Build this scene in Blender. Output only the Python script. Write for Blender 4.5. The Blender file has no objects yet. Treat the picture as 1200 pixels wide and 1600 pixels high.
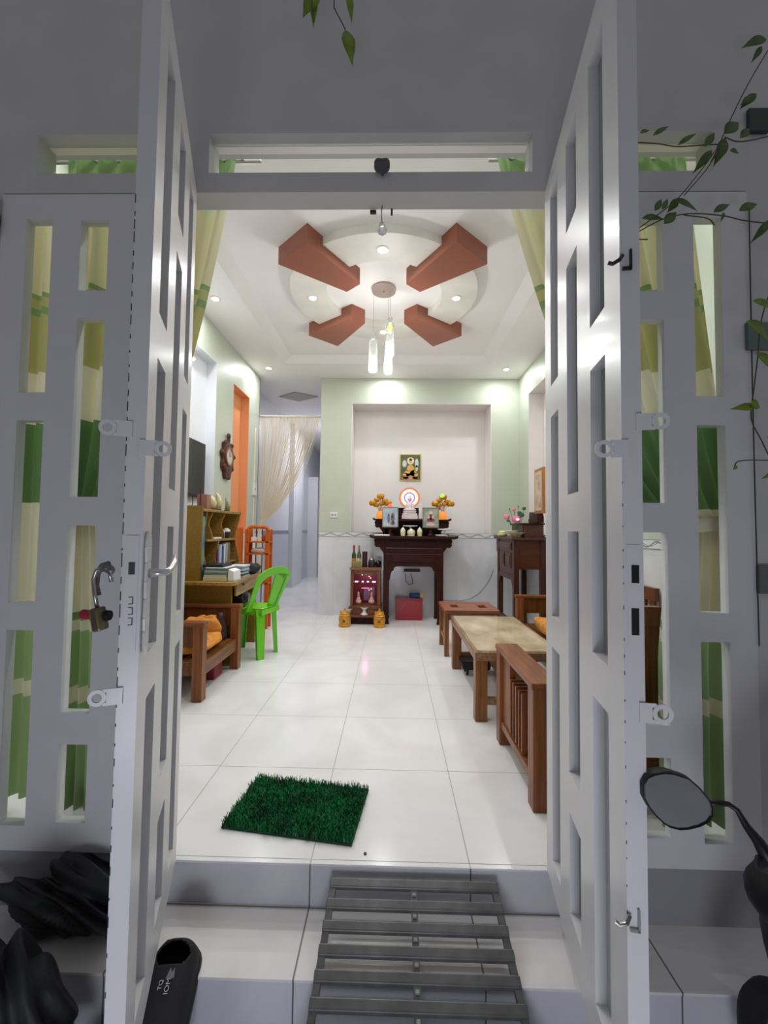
import bpy, bmesh, math, random
from mathutils import Vector, Matrix
random.seed(7)
C = bpy.context.scene.collection
PI = math.pi

def lin(v):
    v /= 255.0
    return v / 12.92 if v <= 0.04045 else ((v + 0.055) / 1.055) ** 2.4
def rgb(r, g, b): return (lin(r), lin(g), lin(b), 1.0)

# ------------------------------------------------------------ camera, world, exposure
def make_camera():
    yaw, pitch, roll = .01976, .04116, .01223
    F = Vector((-math.sin(yaw), math.cos(yaw), 0)); R = Vector((math.cos(yaw), math.sin(yaw), 0)); U = Vector((0, 0, 1))
    F2 = F * math.cos(pitch) + U * math.sin(pitch); U2 = U * math.cos(pitch) - F * math.sin(pitch)
    R3 = R * math.cos(roll) + U2 * math.sin(roll); U3 = U2 * math.cos(roll) - R * math.sin(roll)
    cam = bpy.data.cameras.new('camera'); o = bpy.data.objects.new('camera', cam); C.objects.link(o)
    m = Matrix.Identity(4)
    for i in range(3):
        m[i][0] = R3[i]; m[i][1] = U3[i]; m[i][2] = -F2[i]
    m[0][3], m[1][3], m[2][3] = 0, 0, 1.26
    o.matrix_world = m
    cam.sensor_width = 36; cam.lens = 650 / 1600 * 36; cam.clip_start = .02
    bpy.context.scene.camera = o
make_camera()
sc = bpy.context.scene
sc.view_settings.view_transform = 'Standard'; sc.view_settings.look = 'None'
sc.view_settings.exposure = 0.0; sc.view_settings.gamma = 1.0
sc.view_settings.use_curve_mapping = False
w = bpy.data.worlds.new('world'); sc.world = w; w.use_nodes = True
bg = w.node_tree.nodes['Background']; bg.inputs[0].default_value = (.93, .93, 1.0, 1); bg.inputs[1].default_value = .27

DOWNLIGHT_W = 6.8
PENDANT_W = 7.5
TUBE_W = 15.0

# added cool fill low behind the viewer, no fixture; brightens gate edges and riser
_L = bpy.data.lights.new('cool_fill_light', 'AREA'); _L.shape = 'DISK'; _L.size = .7; _L.energy = 15.0; _L.color = (.86, .88, 1)
_o = bpy.data.objects.new('cool_fill_light', _L); C.objects.link(_o); _o.location = (-.1, -.9, .15); _o.rotation_euler = (math.radians(84), 0, 0)

# ------------------------------------------------------------ materials
_m = {}
def mat(name, col, rough=.5, metal=0, coat=0, noise=0, nscale=8, stretch=(1, 1, 1), col2=None, bump=0, emit=None, estr=0, trans=0, ior=1.45, spec=.5, sss=0):
    if name in _m: return _m[name]
    m = bpy.data.materials.new(name); m.use_nodes = True; nt = m.node_tree; N = nt.nodes
    b = N['Principled BSDF']
    b.inputs['Base Color'].default_value = col
    b.inputs['Roughness'].default_value = rough; b.inputs['Metallic'].default_value = metal
    b.inputs['Coat Weight'].default_value = coat; b.inputs['Coat Roughness'].default_value = .12
    b.inputs['Transmission Weight'].default_value = trans; b.inputs['IOR'].default_value = ior
    b.inputs['Specular IOR Level'].default_value = spec
    if emit: b.inputs['Emission Color'].default_value = emit; b.inputs['Emission Strength'].default_value = estr
    if noise or col2 or bump:
        tc = N.new('ShaderNodeTexCoord'); mp = N.new('ShaderNodeMapping'); mp.inputs['Scale'].default_value = stretch
        nz = N.new('ShaderNodeTexNoise'); nz.inputs['Scale'].default_value = nscale; nz.inputs['Detail'].default_value = 6
        nt.links.new(tc.outputs['Object'], mp.inputs[0]); nt.links.new(mp.outputs[0], nz.inputs['Vector'])
        if noise or col2:
            rp = N.new('ShaderNodeValToRGB'); rp.color_ramp.elements[0].position = .35; rp.color_ramp.elements[1].position = .65
            c2 = col2 or tuple(min(1, c * (1 - noise)) for c in col[:3]) + (1,)
            rp.color_ramp.elements[0].color = c2; rp.color_ramp.elements[1].color = col
            nt.links.new(nz.outputs['Fac'], rp.inputs[0]); nt.links.new(rp.outputs[0], b.inputs['Base Color'])
        if bump:
            bp = N.new('ShaderNodeBump'); bp.inputs['Strength'].default_value = bump; bp.inputs['Distance'].default_value = .01
            nt.links.new(nz.outputs['Fac'], bp.inputs['Height']); nt.links.new(bp.outputs[0], b.inputs['Normal'])
    _m[name] = m
    return m

def wood(name, c, axis='z', rough=.35, coat=.1, var=.45, spec=.35):
    st = {'x': (1.2, 14, 14), 'y': (14, 1.2, 14), 'z': (14, 14, 1.2)}[axis]
    return mat(name, c, rough, coat=coat, noise=var, nscale=3, stretch=st, bump=.04, spec=spec)

def nmath(nt, op, a, b=None, c=None):
    n = nt.nodes.new('ShaderNodeMath'); n.operation = op
    for i, v in enumerate((a, b, c)):
        if v is None: continue
        if isinstance(v, (int, float)): n.inputs[i].default_value = v
        else: nt.links.new(v, n.inputs[i])
    return n.outputs[0]

def tile_mat(name, base, vein, grout, sx, sy, ox, oy, axes='xy', rough=.16, gw=.003, rough2=.5, vscale=1.6, bump=0):
    """glazed tiles on a world grid: object coordinates, objects keep their origin at the world origin"""
    if name in _m: return _m[name]
    m = bpy.data.materials.new(name); m.use_nodes = True; nt = m.node_tree; N = nt.nodes; b = N['Principled BSDF']
    tc = N.new('ShaderNodeTexCoord'); sp = N.new('ShaderNodeSeparateXYZ'); nt.links.new(tc.outputs['Object'], sp.inputs[0])
    def line(ax, s, o):
        v = sp.outputs['XYZ'.index(ax.upper())]
        f = nmath(nt, 'FRACT', nmath(nt, 'DIVIDE', nmath(nt, 'SUBTRACT', v, o - s * 50), s))
        d = nmath(nt, 'MINIMUM', f, nmath(nt, 'SUBTRACT', 1.0, f))
        return nmath(nt, 'LESS_THAN', d, gw / s / 2)
    g = nmath(nt, 'MAXIMUM', line(axes[0], sx, ox), line(axes[1], sy, oy))
    nz = N.new('ShaderNodeTexNoise'); nz.inputs['Scale'].default_value = vscale; nz.inputs['Detail'].default_value = 7; nz.inputs['Distortion'].default_value = 1.2
    nt.links.new(tc.outputs['Object'], nz.inputs['Vector'])
    rp = N.new('ShaderNodeValToRGB'); rp.color_ramp.elements[0].position = .38; rp.color_ramp.elements[1].position = .6
    rp.color_ramp.elements[0].color = vein; rp.color_ramp.elements[1].color = base
    nt.links.new(nz.outputs['Fac'], rp.inputs[0])
    mx = N.new('ShaderNodeMix'); mx.data_type = 'RGBA'; nt.links.new(g, mx.inputs[0]); nt.links.new(rp.outputs[0], mx.inputs[6]); mx.inputs[7].default_value = grout
    nt.links.new(mx.outputs[2], b.inputs['Base Color'])
    r = nmath(nt, 'MULTIPLY_ADD', g, rough2 - rough, rough); nt.links.new(r, b.inputs['Roughness'])
    _m[name] = m
    return m

def zband_mat(name, stops, rough=.8, folds=True):
    """cloth printed with horizontal bands; stops = [(height in m, colour)] from the bottom up"""
    m = bpy.data.materials.new(name); m.use_nodes = True; nt = m.node_tree; N = nt.nodes; b = N['Principled BSDF']
    tc = N.new('ShaderNodeTexCoord'); sp = N.new('ShaderNodeSeparateXYZ'); nt.links.new(tc.outputs['Generated'], sp.inputs[0])
    rp = N.new('ShaderNodeValToRGB'); rp.color_ramp.interpolation = 'CONSTANT'
    el = rp.color_ramp.elements
    el[0].position = 0; el[0].color = stops[0][1]; el[1].position = stops[1][0]; el[1].color = stops[1][1]
    for p, c in stops[2:]:
        e = el.new(p); e.color = c
    nt.links.new(sp.outputs[2], rp.inputs[0]); nt.links.new(rp.outputs[0], b.inputs['Base Color'])
    b.inputs['Roughness'].default_value = rough
    try: b.inputs['Sheen Weight'].default_value = .2
    except Exception: pass
    # cloth lets a little light through
    tr = N.new('ShaderNodeBsdfTranslucent'); nt.links.new(rp.outputs[0], tr.inputs[0])
    mx = N.new('ShaderNodeMixShader'); mx.inputs[0].default_value = .35
    out = N['Material Output']
    nt.links.new(b.outputs[0], mx.inputs[1]); nt.links.new(tr.outputs[0], mx.inputs[2]); nt.links.new(mx.outputs[0], out.inputs[0])
    _m[name] = m
    return m

def pane_mat(name, tint=(.93, .96, .94, 1), refl=1.0, frost=0, ripple=0, milk=0):
    if name in _m: return _m[name]
    m = bpy.data.materials.new(name); m.use_nodes = True; nt = m.node_tree; N = nt.nodes
    N.remove(N['Principled BSDF']); out = N['Material Output']
    t = N.new('ShaderNodeBsdfTransparent'); t.inputs[0].default_value = tint
    g = N.new('ShaderNodeBsdfGlossy'); g.inputs['Roughness'].default_value = .03 + frost; g.inputs[0].default_value = (refl, refl, refl, 1)
    fr = N.new('ShaderNodeLayerWeight'); fr.inputs[0].default_value = .16
    if ripple:
        tc = N.new('ShaderNodeTexCoord'); nz = N.new('ShaderNodeTexNoise'); nz.inputs['Scale'].default_value = 14
        nt.links.new(tc.outputs['Object'], nz.inputs['Vector'])
        bp = N.new('ShaderNodeBump'); bp.inputs['Strength'].default_value = ripple; nt.links.new(nz.outputs['Fac'], bp.inputs['Height'])
        nt.links.new(bp.outputs[0], g.inputs['Normal'])
    mx = N.new('ShaderNodeMixShader')
    nt.links.new(fr.outputs[0], mx.inputs[0]); nt.links.new(t.outputs[0], mx.inputs[1]); nt.links.new(g.outputs[0], mx.inputs[2])
    if frost:
        d = N.new('ShaderNodeBsdfDiffuse'); d.inputs[0].default_value = (.30, .31, .30, 1)
        m2 = N.new('ShaderNodeMixShader'); m2.inputs[0].default_value = .55
        nt.links.new(mx.outputs[0], m2.inputs[1]); nt.links.new(d.outputs[0], m2.inputs[2]); nt.links.new(m2.outputs[0], out.inputs[0])
    elif milk:
        d = N.new('ShaderNodeBsdfTranslucent'); d.inputs[0].default_value = (.9, .92, .9, 1)
        m2 = N.new('ShaderNodeMixShader'); m2.inputs[0].default_value = milk
        nt.links.new(mx.outputs[0], m2.inputs[1]); nt.links.new(d.outputs[0], m2.inputs[2]); nt.links.new(m2.outputs[0], out.inputs[0])
    else: nt.links.new(mx.outputs[0], out.inputs[0])
    _m[name] = m
    return m

def emis(name, col, s):
    if name in _m: return _m[name]
    m = bpy.data.materials.new(name); m.use_nodes = True; nt = m.node_tree
    b = nt.nodes['Principled BSDF']; b.inputs['Base Color'].default_value = (.1, .1, .1, 1)
    b.inputs['Emission Color'].default_value = col; b.inputs['Emission Strength'].default_value = s
    _m[name] = m
    return m

# ------------------------------------------------------------ mesh builder
class MB:
    def __init__(s): s.v = []; s.f = []; s.M = None
    def add(s, vs, fs):
        n = len(s.v)
        s.v += [tuple(s.M @ Vector(v)) if s.M else tuple(v) for v in vs]
        s.f += [tuple(i + n for i in f) for f in fs]
        return s
    def box(s, x0, x1, y0, y1, z0, z1):
        return s.add([(x0, y0, z0), (x1, y0, z0), (x1, y1, z0), (x0, y1, z0), (x0, y0, z1), (x1, y0, z1), (x1, y1, z1), (x0, y1, z1)],
                     [(0, 3, 2, 1), (4, 5, 6, 7), (0, 1, 5, 4), (1, 2, 6, 5), (2, 3, 7, 6), (3, 0, 4, 7)])
    def frame(s, p, q):
        p, q = Vector(p), Vector(q); d = (q - p).normalized()
        u = d.cross(Vector((0, 0, 1)));
        if u.length < 1e-3: u = Vector((1, 0, 0))
        u.normalize(); v = u.cross(d)
        return p, q, u, v
    def bar(s, p, q, w, h, w2=None, h2=None):
        p, q, u, v = s.frame(p, q); w2 = w if w2 is None else w2; h2 = h if h2 is None else h2
        vs = [p + u * a * w / 2 + v * b * h / 2 for a, b in ((-1, -1), (1, -1), (1, 1), (-1, 1))] + [q + u * a * w2 / 2 + v * b * h2 / 2 for a, b in ((-1, -1), (1, -1), (1, 1), (-1, 1))]
        return s.add(vs, [(0, 3, 2, 1), (4, 5, 6, 7), (0, 1, 5, 4), (1, 2, 6, 5), (2, 3, 7, 6), (3, 0, 4, 7)])
    def tube(s, pts, r, n=8, rr=None):
        pts = [Vector(p) for p in pts]; k = len(pts); vs = []; pu = None
        for i, p in enumerate(pts):
            d = (pts[min(i + 1, k - 1)] - pts[max(i - 1, 0)]).normalized()
            u = pu - d * pu.dot(d) if pu else d.cross(Vector((0, 0, 1)))
            if u.length < 1e-3: u = d.cross(Vector((1, 0, 0)))
            u.normalize(); pu = u; v = u.cross(d); ra = rr[i] if rr else r
            vs += [p + (u * math.cos(2 * PI * j / n) + v * math.sin(2 * PI * j / n)) * ra for j in range(n)]
        fs = [(i * n + j, i * n + (j + 1) % n, (i + 1) * n + (j + 1) % n, (i + 1) * n + j) for i in range(k - 1) for j in range(n)]
        fs += [tuple(range(n))[::-1], tuple((k - 1) * n + j for j in range(n))]
        return s.add(vs, fs)
    def cyl(s, p, q, r, r2=None, n=24): return s.tube([p, q], r, n, rr=[r, r if r2 is None else r2])
    def lathe(s, c, prof, n=28, sx=1, sy=1):
        vs = [(c[0] + r * math.cos(2 * PI * j / n) * sx, c[1] + r * math.sin(2 * PI * j / n) * sy, c[2] + z) for r, z in prof for j in range(n)]
        k = len(prof)
        fs = [(i * n + j, i * n + (j + 1) % n, (i + 1) * n + (j + 1) % n, (i + 1) * n + j) for i in range(k - 1) for j in range(n)]
        fs += [tuple(range(n))[::-1], tuple((k - 1) * n + j for j in range(n))]
        return s.add(vs, fs)
    def ball(s, c, rx, ry=None, rz=None, n=16, m=10):
        ry = rx if ry is None else ry; rz = rx if rz is None else rz
        prof = [(math.sin(PI * i / m) + 1e-4, -math.cos(PI * i / m)) for i in range(m + 1)]
        vs = [(c[0] + r * math.cos(2 * PI * j / n) * rx, c[1] + r * math.sin(2 * PI * j / n) * ry, c[2] + z * rz) for r, z in prof for j in range(n)]
        fs = [(i * n + j, i * n + (j + 1) % n, (i + 1) * n + (j + 1) % n, (i + 1) * n + j) for i in range(m) for j in range(n)]
        fs += [tuple(range(n))[::-1], tuple(m * n + j for j in range(n))]
        return s.add(vs, fs)
    def prism(s, poly, plane, a, b):
        """poly in the plane 'xz' (extruded along y), 'yz' (along x) or 'xy' (along z)"""
        def P(u, v, t): return {'xz': (u, t, v), 'yz': (t, u, v), 'xy': (u, v, t)}[plane]
        n = len(poly); vs = [P(u, v, a) for u, v in poly] + [P(u, v, b) for u, v in poly]
        fs = [tuple(range(n))[::-1], tuple(range(n, 2 * n))] + [(i, (i + 1) % n, (i + 1) % n + n, i + n) for i in range(n)]
        return s.add(vs, fs)
    def grid(s, fn, nu, nv, thick=0):
        vs = [fn(i / nu, j / nv) for j in range(nv + 1) for i in range(nu + 1)]; W = nu + 1
        return s.add(vs, [(j * W + i, j * W + i + 1, (j + 1) * W + i + 1, (j + 1) * W + i) for j in range(nv) for i in range(nu)])
    def ringplate(s, c, r0, r1, u, v, t, n=20):
        """flat ring in the plane u,v with thickness t along u x v"""
        c, u, v = Vector(c), Vector(u), Vector(v); w_ = u.cross(v) * t
        vs = []
        for k in (-.5, .5):
            for r in (r0, r1):
                vs += [c + (u * math.cos(2 * PI * j / n) + v * math.sin(2 * PI * j / n)) * r + w_ * k for j in range(n)]
        fs = []
        for j in range(n):
            a, b = j, (j + 1) % n
            fs += [(a, b, n + b, n + a), (2 * n + a, 3 * n + a, 3 * n + b, 2 * n + b), (a, 2 * n + a, 2 * n + b, b), (n + a, n + b, 3 * n + b, 3 * n + a)]
        return s.add(vs, fs)
    def build(s, name, m, parent=None, smooth=False, bevel=0, solid=0, sub=0, keep=False, seg=2, angle=None):
        vs = s.v; loc = Vector((0, 0, 0))
        if not keep and vs:
            xs, ys, zs = zip(*vs); loc = Vector(((min(xs) + max(xs)) / 2, (min(ys) + max(ys)) / 2, min(zs)))
        me = bpy.data.meshes.new(name); me.from_pydata([tuple(Vector(v) - loc) for v in vs], [], s.f); me.update()
        b = bmesh.new(); b.from_mesh(me); bmesh.ops.recalc_face_normals(b, faces=b.faces); b.to_mesh(me); b.free()
        me.materials.append(m)
        o = bpy.data.objects.new(name, me); C.objects.link(o); o.location = loc
        if parent:
            o.parent = parent; o.matrix_parent_inverse = parent_world(parent).inverted()
        if smooth:
            me.polygons.foreach_set('use_smooth', [True] * len(me.polygons))
        if solid:
            d = o.modifiers.new('thickness', 'SOLIDIFY'); d.thickness = solid; d.offset = 0
        if bevel:
            d = o.modifiers.new('bevel', 'BEVEL'); d.width = bevel; d.segments = seg; d.limit_method = 'ANGLE'; d.angle_limit = .6
        if sub:
            d = o.modifiers.new('smooth', 'SUBSURF'); d.levels = sub; d.render_levels = sub
        return o

def parent_world(o):
    m = Matrix.LocRotScale(o.location, o.rotation_euler, o.scale)
    if o.parent: m = parent_world(o.parent) @ o.matrix_parent_inverse @ m
    return m

def tag(o, label, cat, group=None, kind=None):
    if label: o['label'] = label
    if cat: o['category'] = cat
    if group: o['group'] = group
    if kind: o['kind'] = kind
    return o
def thing(name, label, cat, loc, group=None, rz=0):
    o = bpy.data.objects.new(name, None); C.objects.link(o); o.location = loc; o.rotation_euler = (0, 0, rz); o.empty_display_size = .1
    return tag(o, label, cat, group)
def struct(mb, name, m, **k):
    o = mb.build(name, m, keep=True, **k); o['kind'] = 'structure'; return o
def copy_tree(o, parent=None):
    c = o.copy(); C.objects.link(c)
    if parent: c.parent = parent
    for ch in list(o.children): copy_tree(ch, c)
    return c

# ------------------------------------------------------------ palette
M_wallgreen = mat('pale_green_paint', rgb(194, 201, 184), .45, noise=.04, nscale=3)
M_wallwhite = mat('warm_white_paint', rgb(236, 230, 226), .4, noise=.03, nscale=3)
M_nichewhite = mat('cool_white_paint', rgb(228, 230, 234), .45)
M_ceil = mat('ceiling_paint', rgb(243, 241, 240), .6, noise=.03, nscale=2)
M_ring = mat('ceiling_ring_paint', rgb(232, 231, 222), .45, noise=.12, nscale=3.5)
M_orange = mat('orange_paint', rgb(234, 162, 112), .5)
M_corr = mat('lavender_white_paint', rgb(218, 218, 224), .4)
M_facade = mat('facade_grey_paint', rgb(196, 196, 194), .5, noise=.05, nscale=5)
M_gate = mat('white_gate_enamel', rgb(214, 214, 215), .32, coat=.05, noise=.03, nscale=9, bump=.01)
M_pane = pane_mat('clear_pane', ripple=.15)
M_frost = pane_mat('dim_pane', frost=.25)
M_floor = tile_mat('polished_floor_tile', rgb(240, 240, 240), rgb(232, 230, 229), rgb(168, 165, 162), .6, .6, -.293, 2.233, gw=.004)
M_porch = tile_mat('porch_tile', rgb(226, 224, 222), rgb(214, 210, 206), rgb(120, 116, 112), .6, .6, -.293, 1.0, gw=.006, rough=.2)
M_riser = tile_mat('riser_tile', rgb(206, 206, 212), rgb(190, 190, 198), rgb(90, 88, 90), .6, 5, -.293, .9, axes='xz', gw=.005, rough=.3)
M_wains = tile_mat('wainscot_marble', rgb(228, 229, 232), rgb(214, 216, 221), rgb(190, 193, 198), .9, 1.1, .05, -.0, axes='xz', gw=.003, rough=.15)
M_wains_y = tile_mat('wainscot_marble_side', rgb(228, 229, 232), rgb(214, 216, 221), rgb(190, 193, 198), .9, 1.1, .05, -.0, axes='yz', gw=.003, rough=.15)
M_black = mat('black_plastic', rgb(22, 22, 24), .4)
M_rubber = mat('black_rubber', rgb(14, 14, 15), .7)
M_steel = mat('brushed_steel', rgb(170, 168, 165), .3, metal=1)
M_white = mat('white_porcelain', rgb(232, 230, 224), .2, coat=.4)
M_gold = mat('golden_ceramic', rgb(214, 150, 30), .3, coat=.4, noise=.35, nscale=30)

# ------------------------------------------------------------ the setting
YF, YB, XL, XR, ZS = 1.57, 6.10, -2.0, 1.85, 3.5      # facade plane, back wall, side walls, soffit height

struct(MB().box(-3.4, 3.2, 1.612, 6.9, -.16, 0).box(-2.4, -.9, 6.9, 12.6, -.16, 0), 'floor', M_floor)
# porch: one step, then the ground
struct(MB().box(-3.4, 3.2, 1.36, 1.625, -.32, -.15), 'porch_step', M_porch)
struct(MB().box(-3.4, 3.2, 1.355, 1.362, -.33, -.158).box(-3.4, 3.2, 1.608, 1.612, -.149, -.004), 'step_riser', M_riser)
struct(MB().box(-3.4, 3.2, 1.352, 1.362, -.158, -.1495), 'step_nosing', M_porch)
struct(MB().box(-3.4, 3.2, -2.2, 1.36, -.42, -.33), 'ground', mat('pale_concrete', rgb(214, 214, 222), .6, noise=.10, nscale=4))
struct(MB().box(-3.4, 3.2, -2.3, -2.2, -.42, 4.2), 'wall_street', mat('street_wall_grey', rgb(120, 120, 120), .8, noise=.2, nscale=3))

# front wall with the door assembly opening
fw = MB()
fw.box(-3.4, -1.56, YF + .005, 1.70, -.15, 4.3).box(1.345, 3.2, YF + .005, 1.70, -.15, 4.3)
fw.box(-1.56, 1.345, YF + .005, 1.70, 2.83, 4.3)
struct(fw, 'wall_front', M_facade)
# painted plinth under the fixed leaves
struct(MB().box(-1.56, -.84, YF + .004, 1.66, -.15, .05).box(.64, 1.345, YF + .004, 1.66, -.15, .05), 'trim_1', mat('plinth_grey', rgb(150, 150, 152), .5))
# header bar with three transom lights
tr = MB()
zs0, zs1 = 2.655, 2.815
tr.box(-1.56, 1.345, YF, 1.66, 2.575, zs0).box(-1.56, 1.345, YF, 1.66, zs1, 2.835)
for a, b in ((-1.56, -1.43), (-.90, -.739), (.529, .70), (1.222, 1.345)): tr.box(a, b, YF, 1.66, zs0, zs1)
struct(tr, 'trim_2', M_facade)
for k, (a, b) in enumerate(((-1.43, -.90), (-.739, .529), (.70, 1.222))):
    struct(MB().add([(a, 1.615, zs0), (b, 1.615, zs0), (b, 1.615, zs1), (a, 1.615, zs1)], [(0, 1, 2, 3)]), 'window_%d' % (k + 1), M_pane)
# reveals of the transoms are painted white inside
ts = MB()
for a, b in ((-1.43, -.90), (-.739, .529), (.70, 1.222)):
    ts.box(a, b, 1.625, 1.659, zs0 - .004, zs0 + .002).box(a, b, 1.625, 1.659, zs1 - .002, zs1 + .003)
struct(ts, 'trim_3', M_wallwhite)

# slotted steel leaves -------------------------------------------------
PAT_A = ((.14, .86), (.965, 1.665), (1.775, 2.47))
PAT_B = ((.155, .44), (.555, 1.26), (1.37, 2.07), (2.18, 2.465))
def leaf_mesh(cols, width, pats, z0=.05, z1=2.57, th=.04):
    mb = MB(); x = 0
    for (a, b), pat in zip(cols, pats):
        mb.box(x, a, 0, th, z0, z1); x = b; z = z0
        for s0, s1 in pat:
            mb.box(a, b, 0, th, z, s0); z = s1
        mb.box(a, b, 0, th, z, z1)
    mb.box(x, width, 0, th, z0, z1)
    return mb
def panes(cols, pats, y0, y1):
    mb = MB()
    for (a, b), pat in zip(cols, pats):
        for s0, s1 in pat: mb.add([(a - .004, y0, s0 - .004), (b + .004, y0, s0 - .004), (b + .004, y0, s1 + .004), (a - .004, y0, s1 + .004)], [(0, 1, 2, 3)])
    return mb
def door_leaf(idx, M4, cols, width, pats, pane_y, mpane, th=.04, z0=.05):
    root = bpy.data.objects.new('door_%d' % idx, None); C.objects.link(root); root['kind'] = 'structure'
    root.location = M4.to_translation(); root.rotation_euler = M4.to_euler()
    f = leaf_mesh(cols, width, pats, z0=z0, th=th); f.M = None
    g = panes(cols, pats, *pane_y)
    for nm, b_, mm, bev in (('leaf_frame', f, M_gate, 0), ('glass_pane', g, mpane, 0)):
        me_v = b_.v; mb = MB(); mb.M = M4; mb.add(me_v, b_.f); mb.M = None
        mb.build(nm, mm, root, keep=True)
    return root
# fixed leaf, left: facade X = -1.56 .. -.80 ; column edges measured from the left
colsL = ((.10, .205), (.32, .43), (.54, .645))
door_leaf(1, Matrix.Translation((-1.56, YF, 0)), colsL, .755, (PAT_A, PAT_B, PAT_A), (.016, .021), M_pane)
colsR = ((.105, .205), (.325, .43), (.541, .645))
colsR = tuple(sorted((.745 - b, .745 - a) for a, b in colsL))
door_leaf(2, Matrix.Translation((.60, YF, 0)), colsR, .745, (PAT_A, PAT_B, PAT_A), (.016, .021), M_pane)
# open leaves: local x runs from the hinge to the free edge, local y points away from the doorway
def leaf_matrix(H, F, flip):
    H, F = Vector(H), Vector(F); d = (F - H).normalized()
    n = Vector((d.y, -d.x, 0)) if not flip else Vector((-d.y, d.x, 0))
    m = Matrix.Identity(4)
    for i in range(3):
        m[i][0] = d[i]; m[i][1] = n[i]; m[i][3] = H[i]
    return m
colsO = ((.09, .195), (.305, .415), (.525, .63))
ML = leaf_matrix((-.780, 1.565, 0), (-.537, .888, 0), False)   # n = (d.y,-d.x): to the left
MR = leaf_matrix((.574, 1.565, 0), (.468, .858, 0), True)
# MR would be mirrored when d x n = -z; build meshes through the matrix, roots stay at the hinges
def open_leaf(idx, M4):
    root = bpy.data.objects.new('door_%d' % idx, None); C.objects.link(root); root['kind'] = 'structure'
    root.location = M4.to_translation()
    f = leaf_mesh(colsO, .72, (PAT_A, PAT_B, PAT_A), z0=.04, z1=2.565, th=.038)
    mb = MB(); mb.M = M4; mb.add(f.v, f.f); mb.M = None; mb.build('leaf_frame', M_gate, root, keep=True)
    g = panes(colsO, (PAT_A, PAT_B, PAT_A), .026, .030)
    mb = MB(); mb.M = M4; mb.add(g.v, g.f); mb.M = None; mb.build('glass_pane', M_frost, root, keep=True)
    return root
dL = open_leaf(3, ML)
dR = open_leaf(4, MR)
W = .72
def local(M4):
    mb = MB(); mb.M = M4; return mb
def done(mb, *a, **k):
    mb.M = None; return mb.build(*a, **k)
def hasp(M4, root, z, side, name='hasp', r=.017, ln=.034):
    """lock tab on the free edge: side -1 sticks out over the doorway, +1 away from it"""
    mb = local(M4); e = .0 if side < 0 else .038; c = e + side * ln
    lo, hi = sorted((e - side * .012, c - side * r * .6))
    mb.box(W + .0005, W + .0045, lo, hi, z + r * .62, z + r).box(W + .0005, W + .0045, lo, hi, z - r, z - r * .62)
    lo2, hi2 = sorted((e - side * .012, c - side * r))
    mb.box(W + .0005, W + .0045, lo2, hi2, z - r * .62, z + r * .62)
    mb.ringplate((W + .0025, c, z), r * .55, r, (0, 1, 0), (0, 0, 1), .004)
    return done(mb, name, M_gate, root, keep=True)
hasp(ML, dL, 1.43, -1); hasp(ML, dL, 1.468, 1); hasp(ML, dL, .905, 1)
hasp(MR, dR, 1.43, -1, r=.018); hasp(MR, dR, 1.484, 1); hasp(MR, dR, .905, 1, r=.019, ln=.03)
# lock plate and lever handle of the left leaf
mb = local(ML)
mb.box(W, W + .002, .006, .032, .995, 1.24)
lp = done(mb, 'lock_plate', M_gate, dL, keep=True); lp['label'] = 'edge lock plate with latch hole'
mb = local(ML); mb.box(W + .0018, W + .003, .012, .024, 1.157, 1.183)
for k in range(3): mb.box(W + .0018, W + .0026, .013, .015, 1.05 + k * .022, 1.066 + k * .022).box(W + .0018, W + .0026, .013, .022, 1.05 + k * .022, 1.0515 + k * .022).box(W + .0018, W + .0026, .013, .022, 1.0645 + k * .022, 1.066 + k * .022)
done(mb, 'latch_hole', mat('latch_dark', rgb(60, 60, 62), .5), dL, keep=True)
mb = local(ML)
prof = [(.985, .012), (1.0, .02), (1.03, .018), (1.06, .022), (1.10, .018), (1.14, .021), (1.18, .018), (1.215, .022), (1.235, .018), (1.25, .008)]
for (za, wa), (zb, wb) in zip(prof, prof[1:]):
    x = W - .038
    mb.add([(x - wa, 0, za), (x + wa, 0, za), (x + wb, 0, zb), (x - wb, 0, zb), (x - wa, -.008, za), (x + wa, -.008, za), (x + wb, -.008, zb), (x - wb, -.008, zb)],
           [(0, 1, 2, 3), (4, 5, 6, 7), (0, 4, 7, 3), (1, 5, 6, 2), (0, 1, 5, 4), (3, 2, 6, 7)])
hp = done(mb, 'handle_plate', M_gate, dL, keep=True, bevel=.002)
mb = local(ML)
mb.tube([(W - .038, -.006, 1.155), (W - .038, -.032, 1.156), (W - .042, -.042, 1.157), (W - .06, -.046, 1.160), (W - .11, -.047, 1.172), (W - .14, -.044, 1.184), (W - .150, -.040, 1.18)], .008, 10, rr=[.011, .008, .008, .007, .008, .007, .004])
hd = done(mb, 'lever_handle', mat('satin_handle', rgb(205, 203, 200), .25, metal=.6), dL, keep=True, smooth=True)
# right leaf: strike plate with two slots, two small hooks
mb = local(MR); mb.box(W, W + .0015, .006, .032, 1.03, 1.235); done(mb, 'strike_plate', M_gate, dR, keep=True)
mb = local(MR); mb.box(W + .0012, W + .0024, .015, .029, 1.158, 1.194).box(W + .0012, W + .0024, .014, .028, 1.055, 1.108); done(mb, 'strike_hole', M_rubber, dR, keep=True)
for z in (1.82, .505):
    mb = local(MR)
    mb.box(W, W + .006, .004, .022, z - .018, z - .013).box(W, W + .006, .018, .022, z - .018, z + .024)
    mb.tube([(W + .004, .004, z + .012), (W + .010, -.004, z + .0), (W + .008, -.016, z - .006), (W + .006, -.024, z - .002)], .004, 8)
    h = done(mb, 'door_hook', mat('hook_metal', rgb(70, 68, 66), .35, metal=.8) if z > 1 else M_steel, dR, keep=True)
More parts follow.
